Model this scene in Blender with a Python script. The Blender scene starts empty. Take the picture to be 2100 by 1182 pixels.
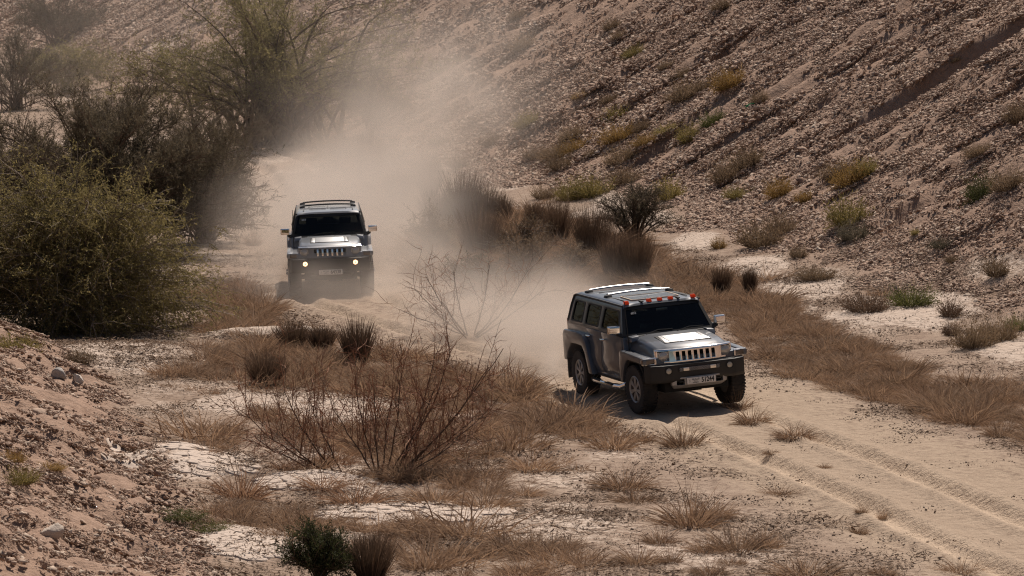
import bpy, bmesh, math, random
import numpy as np
from mathutils import Vector, Matrix, Euler

SC = bpy.context.scene
COL = SC.collection
R = math.radians

# ---------------------------------------------------------------- camera, sky, sun, exposure
CAM_H, TILT, FPX, PW, PH = 8.45, R(5.83), 7500.0, 2100.0, 1182.0
cam_data = bpy.data.cameras.new('camera')
cam_data.sensor_width = 36.0
cam_data.lens = FPX / PW * 36.0
cam_data.clip_start, cam_data.clip_end = 1.0, 6000.0
cam_data.dof.use_dof = True
cam_data.dof.focus_distance = 62.5
cam_data.dof.aperture_fstop = 5.6
camera = bpy.data.objects.new('camera', cam_data)
COL.objects.link(camera)
camera.location = (0, 0, CAM_H)
camera.rotation_euler = (math.pi / 2 - TILT, 0, 0)
SC.camera = camera

SUN_EL, SUN_AZ = R(54), R(17)          # azimuth from +Y towards +X
world = bpy.data.worlds.new('World')
SC.world = world
world.use_nodes = True
wn, wl = world.node_tree.nodes, world.node_tree.links
sky = wn.new('ShaderNodeTexSky')
sky.sky_type = 'NISHITA'
sky.sun_disc = False
sky.sun_elevation = SUN_EL
sky.sun_rotation = SUN_AZ
sky.dust_density = 2.5
wl.new(sky.outputs[0], wn['Background'].inputs[0])
wn['Background'].inputs[1].default_value = 0.05
sun_data = bpy.data.lights.new('sun', 'SUN')
sun_data.energy = 5.0
sun_data.angle = R(0.5)
sun_data.color = (1.0, 0.898, 0.795)
sun = bpy.data.objects.new('sun', sun_data)
COL.objects.link(sun)
sun_dir = Vector((math.sin(SUN_AZ) * math.cos(SUN_EL), math.cos(SUN_AZ) * math.cos(SUN_EL), math.sin(SUN_EL)))
sun.rotation_euler = sun_dir.to_track_quat('Z', 'Y').to_euler()
sun.location = (0, 60, 60)

vs = SC.view_settings
vs.view_transform, vs.look, vs.gamma, vs.use_curve_mapping = 'Standard', 'None', 1.0, False
vs.exposure = 0.0
cy = SC.cycles
cy.use_denoising = True
try:
    cy.denoiser = 'OPENIMAGEDENOISE'
    cy.denoising_prefilter = 'NONE'
except Exception:
    pass
cy.max_bounces, cy.diffuse_bounces, cy.glossy_bounces = 6, 2, 3
cy.transmission_bounces, cy.transparent_max_bounces, cy.volume_bounces = 4, 12, 1
cy.volume_step_rate = 2.5
cy.volume_max_steps = 128
cy.sample_clamp_indirect = 6.0
cy.filter_width = 1.15

# ---------------------------------------------------------------- helpers: numbers
def hash2(ix, iy, seed):
    n = (ix.astype(np.int64) * 374761393 + iy.astype(np.int64) * 668265263 + seed * 974634777) & 0xffffffff
    n = ((n ^ (n >> 13)) * 1274126177) & 0xffffffff
    n = n ^ (n >> 16)
    return (n & 0xffff) / 65535.0


def vnoise(x, y, seed=0):
    x = np.asarray(x, float); y = np.asarray(y, float)
    ix, iy = np.floor(x), np.floor(y)
    fx, fy = x - ix, y - iy
    fx = fx * fx * (3 - 2 * fx); fy = fy * fy * (3 - 2 * fy)
    a = hash2(ix, iy, seed); b = hash2(ix + 1, iy, seed)
    c = hash2(ix, iy + 1, seed); d = hash2(ix + 1, iy + 1, seed)
    return (a * (1 - fx) + b * fx) * (1 - fy) + (c * (1 - fx) + d * fx) * fy


def fbm(x, y, seed=0, octs=4, gain=0.5):
    s, a, t = 0.0, 1.0, 0.0
    for o in range(octs):
        s = s + a * vnoise(x * 2 ** o + 17.3 * o, y * 2 ** o - 9.1 * o, seed + o)
        t += a
        a *= gain
    return s / t                                   # 0..1


def sstep(a, b, x):
    t = np.clip((x - a) / (b - a), 0, 1)
    return t * t * (3 - 2 * t)


def nrm(v):
    return v / np.maximum(np.linalg.norm(v, axis=-1, keepdims=True), 1e-9)


# ---------------------------------------------------------------- helpers: materials
def new_mat(name):
    m = bpy.data.materials.new(name)
    m.use_nodes = True
    return m, m.node_tree.nodes, m.node_tree.links, m.node_tree.nodes['Principled BSDF']


def simple_mat(name, col, rough=0.6, metal=0.0, coat=0.0, spec=0.5, noise=0.0, scale=6.0, col2=None, bump=0.0):
    m, n, l, p = new_mat(name)
    p.inputs['Base Color'].default_value = (*col, 1)
    p.inputs['Roughness'].default_value = rough
    p.inputs['Metallic'].default_value = metal
    p.inputs['Coat Weight'].default_value = coat
    p.inputs['Coat Roughness'].default_value = 0.06
    p.inputs['Specular IOR Level'].default_value = spec
    if noise > 0:
        tc = n.new('ShaderNodeTexCoord')
        t = n.new('ShaderNodeTexNoise'); t.inputs['Scale'].default_value = scale; t.inputs['Detail'].default_value = 6
        l.new(tc.outputs['Object'], t.inputs['Vector'])
        r = n.new('ShaderNodeMapRange'); r.inputs[1].default_value = 0.35; r.inputs[2].default_value = 0.75
        r.inputs[3].default_value = 0; r.inputs[4].default_value = noise
        l.new(t.outputs['Fac'], r.inputs[0])
        mx = n.new('ShaderNodeMix'); mx.data_type = 'RGBA'
        mx.inputs[6].default_value = (*col, 1)
        mx.inputs[7].default_value = (*(col2 or [c * 0.6 for c in col]), 1)
        l.new(r.outputs[0], mx.inputs[0]); l.new(mx.outputs[2], p.inputs['Base Color'])
        if bump:
            b = n.new('ShaderNodeBump'); b.inputs['Strength'].default_value = bump; b.inputs['Distance'].default_value = 0.02
            l.new(t.outputs['Fac'], b.inputs['Height']); l.new(b.outputs[0], p.inputs['Normal'])
    return m


# ---------------------------------------------------------------- helpers: objects
def tag(o, label=None, cat=None, group=None, kind=None):
    if label: o['label'] = label
    if cat: o['category'] = cat
    if group: o['group'] = group
    if kind: o['kind'] = kind
    return o


def empty(name, loc=(0, 0, 0), rot=(0, 0, 0)):
    o = bpy.data.objects.new(name, None)
    o.empty_display_size = 0.3
    o.location, o.rotation_euler = loc, rot
    COL.objects.link(o)
    return o


def link(name, me, parent=None, mat=None):
    o = bpy.data.objects.new(name, me)
    COL.objects.link(o)
    if parent is not None: o.parent = parent
    if mat is not None and len(me.materials) == 0: me.materials.append(mat)
    return o


def np_mesh(name, V, F4=None, F3=None, tint=None, smooth=False, attrs=None):
    """mesh from numpy arrays; tint = one float per vertex"""
    me = bpy.data.meshes.new(name)
    V = np.asarray(V, np.float32)
    parts, starts, n = [], [], 0
    for F, k in ((F4, 4), (F3, 3)):
        if F is None or len(F) == 0: continue
        F = np.asarray(F, np.int32)
        parts.append(F.ravel())
        starts.append(n + np.arange(len(F)) * k)
        n += len(F) * k
    loops = np.concatenate(parts); st = np.concatenate(starts)
    me.vertices.add(len(V)); me.vertices.foreach_set('co', V.ravel())
    me.loops.add(len(loops)); me.loops.foreach_set('vertex_index', loops)
    me.polygons.add(len(st)); me.polygons.foreach_set('loop_start', st.astype(np.int32))
    me.update(calc_edges=True)
    if tint is not None:
        a = me.attributes.new('tint', 'FLOAT', 'POINT'); a.data.foreach_set('value', np.asarray(tint, np.float32))
    for k, v in (attrs or {}).items():
        a = me.attributes.new(k, 'FLOAT', 'POINT'); a.data.foreach_set('value', np.asarray(v, np.float32))
    if smooth: me.shade_smooth()
    return me


class MB:
    """collects shapes in plain lists and links them as ONE mesh object"""
    def __init__(s): s.v, s.f = [], []

    def add(s, vs_, fs_):
        b = len(s.v); s.v += [tuple(p) for p in vs_]; s.f += [tuple(b + i for i in f) for f in fs_]; return s

    def box(s, c, d, rot=None):
        x, y, z = d[0] / 2, d[1] / 2, d[2] / 2
        P = [Vector((a * x, b * y, e * z)) for a in (-1, 1) for b in (-1, 1) for e in (-1, 1)]
        if rot is not None: P = [rot @ p for p in P]
        return s.add([p + Vector(c) for p in P], [(0, 1, 3, 2), (4, 6, 7, 5), (0, 4, 5, 1), (2, 3, 7, 6), (0, 2, 6, 4), (1, 5, 7, 3)])

    def hexa(s, lo, hi):
        """two quads (4 points each) joined"""
        return s.add(list(lo) + list(hi), [(3, 2, 1, 0), (4, 5, 6, 7)] + [(i, (i + 1) % 4, 4 + (i + 1) % 4, 4 + i) for i in range(4)])

    def prism(s, poly, y0, y1, inset=0.0):
        """polygon in x,z pushed along y (the y1 face may shrink towards its centroid)"""
        n = len(poly); cx = sum(p[0] for p in poly) / n; cz = sum(p[1] for p in poly) / n
        a = [(x, y0, z) for x, z in poly]
        b = [(x + (cx - x) * inset, y1, z + (cz - z) * inset) for x, z in poly]
        return s.add(a + b, [tuple(range(n)), tuple(range(2 * n - 1, n - 1, -1))] + [(i, n + i, n + (i + 1) % n, (i + 1) % n) for i in range(n)])

    def strip(s, outer, inner, y0, y1):
        """band between two x,z paths of equal length, pushed along y"""
        n = len(outer)
        P = [(x, y, z) for y in (y0, y1) for path in (outer, inner) for x, z in path]
        f = []
        for i in range(n - 1):
            o0, i0, o1, i1 = i, n + i, 2 * n + i, 3 * n + i
            f += [(o0, o0 + 1, i0 + 1, i0), (o1, i1, i1 + 1, o1 + 1), (o0, o1, o1 + 1, o0 + 1), (i0, i0 + 1, i1 + 1, i1)]
        f += [(0, n, 3 * n, 2 * n), (n - 1, 3 * n - 1, 4 * n - 1, 2 * n - 1)]
        return s.add(P, f)

    def loft(s, rows, cap=True, close=False):
        """rows of equal point count"""
        n = len(rows[0]); P = [p for r in rows for p in r]; f = []
        m = n if close else n - 1
        for j in range(len(rows) - 1):
            for i in range(m):
                k = (i + 1) % n
                f.append((j * n + i, j * n + k, (j + 1) * n + k, (j + 1) * n + i))
        if cap and close:
            f += [tuple(range(n - 1, -1, -1)), tuple(range((len(rows) - 1) * n, len(rows) * n))]
        return s.add(P, f)

    def tube(s, path, r, n=8, cap=True):
        path = [Vector(p) for p in path]; rows = []
        for i, p in enumerate(path):
            t = (path[min(i + 1, len(path) - 1)] - path[max(i - 1, 0)]).normalized()
            u = t.cross(Vector((0, 0, 1)));
            if u.length < 0.1: u = t.cross(Vector((1, 0, 0)))
            u.normalize(); w = t.cross(u)
            rr = r[i] if isinstance(r, (list, tuple)) else r
            rows.append([p + (u * math.cos(a) + w * math.sin(a)) * rr for a in [2 * math.pi * k / n for k in range(n)]])
        return s.loft(rows, cap, True)

    def lathe(s, prof, c=(0, 0, 0), axis='y', n=32):
        """prof: (radius, along) pairs turned about the axis through c"""
        rows = []
        for r, a in prof:
            ring = []
            for k in range(n):
                t = 2 * math.pi * k / n; u, v = r * math.cos(t), r * math.sin(t)
                q = {'y': (u, a, v), 'x': (a, u, v), 'z': (u, v, a)}[axis]
                ring.append((c[0] + q[0], c[1] + q[1], c[2] + q[2]))
            rows.append(ring)
        return s.loft(rows, True, True)

    def holed(s, xs, zs, skip, fn, th):
        """grid panel with missing cells. fn(column, row) -> outer point, th = thickness vector"""
        nc, nr = len(xs), len(zs); th = Vector(th)
        O = [[Vector(fn(i, j)) for i in range(nc)] for j in range(nr)]
        P = [p for r in O for p in r] + [p + th for r in O for p in r]; N = nc * nr; f = []
        solid = lambda i, j: 0 <= i < nc - 1 and 0 <= j < nr - 1 and (i, j) not in skip
        for j in range(nr - 1):
            for i in range(nc - 1):
                if not solid(i, j): continue
                a, b, c_, d = j * nc + i, j * nc + i + 1, (j + 1) * nc + i + 1, (j + 1) * nc + i
                f += [(a, b, c_, d), (N + d, N + c_, N + b, N + a)]
                if not solid(i, j - 1): f.append((a, N + a, N + b, b))
                if not solid(i, j + 1): f.append((c_, N + c_, N + d, d))
                if not solid(i - 1, j): f.append((d, N + d, N + a, a))
                if not solid(i + 1, j): f.append((b, N + b, N + c_, c_))
        return s.add(P, f)

    def mesh(s, name, bevel=0.0, seg=2, smooth=35):
        me = bpy.data.meshes.new(name)
        bm = bmesh.new()
        vs_ = [bm.verts.new(p) for p in s.v]
        for f in s.f:
            try: bm.faces.new([vs_[i] for i in f])
            except ValueError: pass
        loose = [v for v in bm.verts if not v.link_faces]
        if loose: bmesh.ops.delete(bm, geom=loose, context='VERTS')
        bmesh.ops.recalc_face_normals(bm, faces=bm.faces)
        if bevel > 0:
            ed = [e for e in bm.edges if len(e.link_faces) == 2 and e.calc_face_angle(0) > R(25)]
            bmesh.ops.bevel(bm, geom=ed, offset=bevel, segments=seg, affect='EDGES', clamp_overlap=True, profile=0.6)
        bm.to_mesh(me); bm.free()
        if smooth:
            me.shade_smooth(); me.set_sharp_from_angle(angle=R(smooth))
        return me

    def build(s, name, mat, parent, bevel=0.0, seg=2, smooth=35):
        return link(name, s.mesh(name, bevel, seg, smooth), parent, mat)


def rounded(pts, r, n=4):
    """round the corners of a planar 3-D polygon"""
    out = []; m = len(pts); pts = [Vector(p) for p in pts]
    for i in range(m):
        p, a, b = pts[i], pts[i - 1], pts[(i + 1) % m]
        u, w = (a - p).normalized() * r, (b - p).normalized() * r
        for k in range(n + 1):
            t = k / n
            out.append((p + u) * (1 - t) ** 2 + p * 2 * t * (1 - t) + (p + w) * t * t)
    return out


def offset_poly(pts, d):
    c = sum(pts, Vector()) / len(pts)
    return [p + (p - c).normalized() * d for p in pts]


def text_mesh(body, size, bold=0.0):
    cu = bpy.data.curves.new('lettering', 'FONT')
    cu.body, cu.size, cu.extrude, cu.align_x, cu.align_y = body, size, 0.0015, 'CENTER', 'CENTER'
    cu.resolution_u = 3
    cu.offset = bold
    o = bpy.data.objects.new('lettering', cu); COL.objects.link(o)
    bpy.context.view_layer.update()
    me = bpy.data.meshes.new_from_object(o.evaluated_get(bpy.context.evaluated_depsgraph_get()))
    bpy.data.objects.remove(o); bpy.data.curves.remove(cu)
    return me


def copy_tree(o, parent=None):
    c = o.copy(); COL.objects.link(c)
    c.parent = parent
    for ch in list(o.children): copy_tree(ch, c)
    return c

# ---------------------------------------------------------------- the lie of the land (x right, y away, z up; metres)
TOE_Y = np.array([-400, 20, 60, 72.4, 88, 101, 113, 136, 162, 208, 300, 900, 4000], float)
TOE_X = np.array([120, 24, 13.6, 10.0, 5.6, 2.9, -1.6, -9.2, -17.6, -29, -52, -200, -900], float)
BANK_Y = np.array([-400, 30, 46.7, 50.5, 57.3, 65, 71, 75, 80, 90, 4000], float)
BANK_X = np.array([-2.5, -2.6, -3.5, -4.05, -5.4, -6.9, -9.2, -12, -17, -40, -900], float)
_ty = np.linspace(-400, 4000, 8801)
_sm = np.exp(-np.linspace(-2, 2, 17) ** 2); _sm /= _sm.sum()
_tx = np.convolve(np.pad(np.interp(_ty, TOE_Y, TOE_X), 8, 'edge'), _sm, 'valid')
_bx = np.convolve(np.pad(np.interp(_ty, BANK_Y, BANK_X), 8, 'edge'), _sm, 'valid')

TRACK = np.array([(9.6, 38), (7.25, 46), (4.9, 55.5), (2.56, 63.73), (0.75, 68.8), (-1.6, 74.2), (-3.55, 79), (-4.1, 82.7), (-4.5, 90), (-5.2, 104), (-7.5, 122), (-13, 142), (-24, 175)], float)
_k = np.linspace(0, 1, 400)
_tt = np.concatenate([[0], np.cumsum(np.linalg.norm(np.diff(TRACK, axis=0), axis=1))]); _tt /= _tt[-1]
TRK = np.stack([np.interp(_k, _tt, TRACK[:, 0]), np.interp(_k, _tt, TRACK[:, 1])], 1)
for _ in range(6): TRK[1:-1] = (TRK[:-2] + 2 * TRK[1:-1] + TRK[2:]) / 4


def track_off(x, y):
    """signed distance right of the track's centre line (the line is a function of y)"""
    o = np.argsort(TRK[:, 1]); ty, tx = TRK[o, 1], TRK[o, 0]
    cx = np.interp(y, ty, tx); sl = np.interp(y, ty, np.gradient(tx, ty))
    return (x - cx) / np.sqrt(1 + sl * sl)


def hill_s(x, y): return (x - np.interp(y, _ty, _tx)) * 0.955 - 0.9
def bank_s(x, y): return (np.interp(y, _ty, _bx) - x) * 0.93 - 0.25
def ramp(s, w): return 0.5 * (s + np.sqrt(s * s + w * w))


CAMP = np.array([0, 0, CAM_H])
def pix_dir(px, py):
    u = (np.asarray(px, float) - PW / 2) / FPX; v = -(np.asarray(py, float) - PH / 2) / FPX
    c, s = math.cos(TILT), math.sin(TILT)
    d = np.stack([u, c + v * s, -s + v * c], -1)
    return d


def world_pix(x, y, z):
    c, s = math.cos(TILT), math.sin(TILT)
    d = y * c - (z - CAM_H) * s; up = y * s + (z - CAM_H) * c
    return PW / 2 + FPX * x / d, PH / 2 - FPX * up / d


def flat(px, py):
    d = pix_dir(px, py); t = -CAM_H / d[..., 2]
    return d[..., 0] * t, d[..., 1] * t


# clay humps of the valley floor: x, y, half width, half depth, height, turn  (pale = how bare and pale the clay is)
HUMPS = []
for px, py, hw, hh, ht, pale in ((260, 750, 220, 40, .24, .9), (600, 842, 240, 34, .12, 1), (400, 806, 180, 30, .08, .5), (370, 972, 170, 44, .15, 1), (510, 1140, 120, 40, .06, 1),
                                 (650, 1000, 130, 26, .14, .8), (840, 1062, 220, 32, .06, .7), (560, 694, 160, 9, .22, .9), (1120, 985, 170, 40, .04, .6), (1180, 1090, 330, 60, .04, .65),
                                 (1530, 1040, 330, 70, .03, .45), (1480, 1150, 300, 50, .03, .6), (980, 930, 140, 26, .05, .5), (700, 868, 120, 16, .1, .9), (300, 885, 60, 20, .1, .5)):
    x, y = flat(px, py)
    HUMPS.append((float(x), float(y), hw * float(y) / FPX, hh * float(y) ** 2 / (FPX * CAM_H), ht, pale))
# pale wash fans at the foot of the hill
FANS = []
for px, py, hw, hh, ht, pale in ((1545, 572, 90, 26, .12, 1), (1640, 606, 120, 30, .10, 1), (1850, 668, 170, 40, .12, 1), (2070, 742, 110, 40, .1, 1), (1250, 452, 50, 24, .1, .9), (1430, 520, 60, 22, .06, .9),
                                 (2040, 640, 100, 26, .1, .6), (1330, 480, 60, 20, .05, .8), (870, 395, 90, 16, .05, .6), (330, 185, 60, 16, .2, .8)):
    x, y = flat(px, py)
    FANS.append((float(x), float(y), hw * float(y) / FPX, hh * float(y) ** 2 / (FPX * CAM_H) * .8, ht, pale))


def blob(x, y, h, wob=0.35, seed=5):
    r = np.sqrt(((x - h[0]) / h[2]) ** 2 + ((y - h[1]) / h[3]) ** 2)
    r = r + wob * (fbm(x * 1.1 + seed, y * .55, seed, 3) - .5)
    return 1 - sstep(.3, 1.2, r)


# gullies cut straight down the hill: (t along the toe where s=0, drift per s, depth, width, s from, s to)
GUL = []
def hill_t(x, y): return -.276 * x + .961 * y


def z_coarse(x, y):
    z = 0.02 * (fbm(x * .3, y * .3, 3, 2) - .5)
    h = .60 * ramp(hill_s(x, y), 1.9)
    h = np.where(h > 8.2, 8.2 + 1.3 * np.tanh((h - 8.2) / 2.5), h)
    b = .43 * ramp(bank_s(x, y), .9)
    b = np.where(b > 3, 3 + 1.2 * np.tanh((b - 3) / 2), b)
    return z + h + b


def hit_coarse(px, py, fn=z_coarse):
    d = pix_dir(px, py); t0, t1 = 25.0, 420.0
    ts = np.linspace(t0, t1, 1600)
    P = CAMP + d * ts[:, None]
    below = np.where(P[:, 2] < fn(P[:, 0], P[:, 1]))[0]
    t = ts[below[0]] if len(below) else t1
    lo, hi = t - .25, t
    for _ in range(14):
        m = (lo + hi) / 2; p = CAMP + d * m
        if p[2] < fn(np.array(p[0]), np.array(p[1])): hi = m
        else: lo = m
    return CAMP + d * hi


for (ax, ay), (bx, by), dep, wid in (((2110, 40), (1600, 330), .62, 1.7), ((1720, 120), (1560, 210), .22, .9), ((2110, 170), (1890, 330), .30, 1.1), ((1960, 20), (1780, 130), .26, 1.0),
                                     ((1400, 265), (1290, 340), .34, 1.0), ((1500, 215), (1400, 290), .22, .8), ((1900, 405), (1830, 460), .30, .8), ((1390, 165), (1250, 240), .2, .8),
                                     ((1270, 40), (1150, 110), .24, .9), ((500, 10), (330, 140), .35, 1.6), ((620, 5), (480, 120), .3, 1.4), ((1480, -20), (1420, 25), .4, 1.2),
                                     ((1880, 130), (1700, 250), .2, .8), ((2110, 245), (1990, 325), .24, .9), ((1850, 15), (1700, 110), .22, .9), ((1560, 55), (1430, 140), .2, .8), ((2010, 115), (1830, 225), .2, .8), ((1350, 90), (1230, 165), .2, .8), ((1180, 60), (1060, 140), .2, .9), ((1640, 240), (1560, 290), .2, .7), ((1650, 30), (1480, 130), .14, .8), ((820, 30), (700, 110), .3, 1.2), ((1800, 300), (1690, 370), .16, .7)):
    A, B = hit_coarse(ax, ay), hit_coarse(bx, by)
    sa, sb = float(hill_s(A[0], A[1])), float(hill_s(B[0], B[1])); ta, tb = hill_t(A[0], A[1]), hill_t(B[0], B[1])
    k = (ta - tb) / (sa - sb + 1e-6)
    GUL.append((tb - k * sb, k, dep, wid, sb, sa))


def z_land(x, y):
    x = np.asarray(x, float); y = np.asarray(y, float)
    hs, bs = hill_s(x, y), bank_s(x, y)
    z = z_coarse(x, y)
    onh = sstep(-.5, 2.0, hs); onb = sstep(-.3, .8, bs); low = (1 - onh) * (1 - onb)
    t = hill_t(x, y)
    # hill: long ridges down the fall line, lumps, rubble
    z = z + onh * (.42 * (fbm(t * .16, hs * .05, 21, 3) - .5) + .80 * (fbm(t * .75, hs * .07, 31, 3) - .5) * sstep(0, 3, hs) + .34 * (fbm(t * 1.9, hs * .16, 33, 2) - .5) * sstep(0, 2, hs)
                   + .30 * (fbm(t * .9, hs * .9, 41, 3) - .5) + .16 * (fbm(x * 3.1, y * 2.6, 51, 3) - .5))
    for t0, k, dep, wid, sb, sa in GUL:
        dl = t - (t0 + k * hs)
        mk = (dl > -wid - .4) & (dl < 1.0) & (hs > sb - 1) & (hs < sa + 1.4)
        if not mk.any(): continue
        h_ = hs[mk] if mk.ndim else hs
        dd_ = (dl[mk] if mk.ndim else dl) + .34 * (fbm(h_ * 1.3, t0 + 0 * h_, 61, 3) - .5)
        prof = np.where(dd_ < 0, np.clip(1 + dd_ / wid, 0, 1) ** 1.3, np.clip(1 - dd_ / .5, 0, 1))
        cut = dep * 1.6 * prof * sstep(sb - .8, sb + .6, h_) * (1 - sstep(sa + .0, sa + 1.2, h_))
        if mk.ndim: z[mk] -= cut
        else: z = z - cut
    # rubble bank on the near left
    z = z + onb * (1.0 * (fbm(x * .55, y * .42, 71, 3) - .5) + .42 * (fbm(x * 1.5, y * 1.1, 81, 4) - .5) + .10 * (fbm(x * 5, y * 4, 91, 2) - .5))
    # valley floor
    trk = track_off(x, y); ont = np.exp(-(trk / 1.7) ** 4)
    fl = .10 * (fbm(x * .35, y * .22, 101, 3) - .5) + .05 * (fbm(x * 1.6, y * 1.0, 111, 3) - .5) + .022 * (fbm(x * 6, y * 4, 121, 3) - .5)
    for h in HUMPS + FANS:
        mk = (np.abs(x - h[0]) < h[2] * 1.35) & (np.abs(y - h[1]) < h[3] * 1.35)
        if not mk.any(): continue
        x_, y_ = (x[mk], y[mk]) if mk.ndim else (x, y)
        m = blob(x_, y_, h, .3, int(abs(h[0] * 7)) + 3)
        r = np.clip(1 - ((x_ - h[0]) / h[2]) ** 2 - ((y_ - h[1]) / h[3]) ** 2, 0, 1)
        if mk.ndim: fl[mk] += h[4] * (.55 * m + .45 * r)
        else: fl = fl + h[4] * (.55 * m + .45 * r)
    z = z + low * fl * (1 - .7 * ont)
    # wheel ruts with pushed-up sandy shoulders
    for c, wd, dp in ((-.82, .20, .125), (.82, .20, .125)):
        wv = .10 * (fbm(y * .35, y * 0 + c, 131, 3) - .5)
        q = trk - c - wv
        am = .6 + .8 * fbm(y * .9 + 7, y * 0 + c, 141, 3)
        z = z + low * am * (-dp * np.exp(-(q / wd) ** 4) + .055 * np.exp(-((np.abs(q) - .36) / .13) ** 2) * (.5 + fbm(x * 4, y * 2.2, 151, 2)))
    q = trk + 1.75 + .05 * (y - 55) + .2 * (fbm(y * .3, y * 0, 161, 2) - .5)          # older, fainter rut
    z = z + low * (-.035 * np.exp(-(q / .2) ** 4)) * (1 - sstep(58, 61, y))
    # ground under the two cars leans the way they lean
    for cx, cyy, rl, ax, ay in ((2.56, 63.73, R(3.9), .949, .314), (-4.11, 82.68, R(2.1), .998, .056)):
        w = np.exp(-(((x - cx) ** 2 + (y - cyy) ** 2) / 3.1 ** 2) ** 2)
        z = z * (1 - .85 * w) + w * (math.tan(rl) * ((x - cx) * ax + (y - cyy) * ay)) * .95
    return z


_hits = {}
def hit(px, py):
    """where the line of sight through a photo pixel meets the land"""
    if (px, py) in _hits: return _hits[(px, py)]
    d = pix_dir(px, py); t = float(np.linalg.norm(hit_coarse(px, py) - CAMP) / np.linalg.norm(d))
    ts = np.linspace(t - 9, t + 7, 90); P = CAMP + d * ts[:, None]
    below = np.where(P[:, 2] < z_land(P[:, 0], P[:, 1]))[0]
    p = P[below[0]] if len(below) else P[-1]
    _hits[(px, py)] = p
    return p


# ---------------------------------------------------------------- one sheet, fine where the view looks, cut into ground, hillside and bank
u_in = np.linspace(-.168, .168, 540)
u_out = np.concatenate([[.175, .19, .21, .25, .31, .4, .55, .8, 1.2, 2, 4]])
U = np.concatenate([-u_out[::-1], u_in, u_out])
d_in = 33.0 * np.exp(np.linspace(0, math.log(262 / 33.0), 860))
D = np.concatenate([[-300, -120, -60, -30, -10, 5, 13, 20, 26, 31], d_in, [268, 280, 300, 340, 400, 500, 700, 1000, 1500, 2300, 3500]])
UU, DD = np.meshgrid(U, D)
GX = UU * np.maximum(DD, 33.0); GY = DD
GZ = z_land(GX, GY)
hsv, bsv = hill_s(GX, GY), bank_s(GX, GY)
far_ = (GY > 300) | (GY < 30)
lowm = (1 - sstep(-.4, 1.6, hsv)) * (1 - sstep(-.2, .6, bsv))
pale = np.zeros_like(GX)
def soft(x, y, h):
    r = np.sqrt(((x - h[0]) / h[2]) ** 2 + ((y - h[1]) / h[3]) ** 2) + 1.1 * (fbm(x * 1.3 + h[0], y * .6, 7, 4, .6) - .5)
    return 1 - sstep(.25, 1.45, r)


for h in HUMPS: pale = np.maximum(pale, h[5] * soft(GX, GY, h))
pale = np.maximum(pale, .62 * sstep(.50, .75, fbm(GX * .5, GY * .3, 301, 4)))
fanm = np.zeros_like(GX)
for h in FANS: fanm = np.maximum(fanm, h[5] * soft(GX, GY, h))
trk = track_off(GX, GY)
sand = np.exp(-((trk - .5) / 2.9) ** 4) * (1 - .35 * sstep(62, 75, GY)) * (1 - .9 * sstep(83, 92, GY))
rutm = np.maximum(np.exp(-((trk - .82) / .30) ** 4), np.exp(-((trk + .82) / .30) ** 4))
pale = pale * (1 - sstep(-.2, .6, bsv)) * (1 - .8 * sand)
pale = np.maximum(pale, fanm)
rub = np.maximum(sstep(-1.4, .8, hsv + 1.2 * (fbm(GX * .8, GY * .8, 201, 3) - .5)) * (1 - .95 * sstep(.3, .6, fanm)), sstep(-.15, .5, bsv + .5 * (fbm(GX * 1.2, GY * 1.2, 211, 3) - .5)))
nr, nc = GX.shape
idx = np.arange(nr * nc).reshape(nr, nc)
F = np.stack([idx[:-1, :-1], idx[:-1, 1:], idx[1:, 1:], idx[1:, :-1]], -1).reshape(-1, 4)
Vg = np.stack([GX, GY, GZ], -1).reshape(-1, 3)
fh = hsv.reshape(-1)[F].mean(1) > .2
fb = (bsv.reshape(-1)[F].mean(1) > .1) & ~fh


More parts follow.
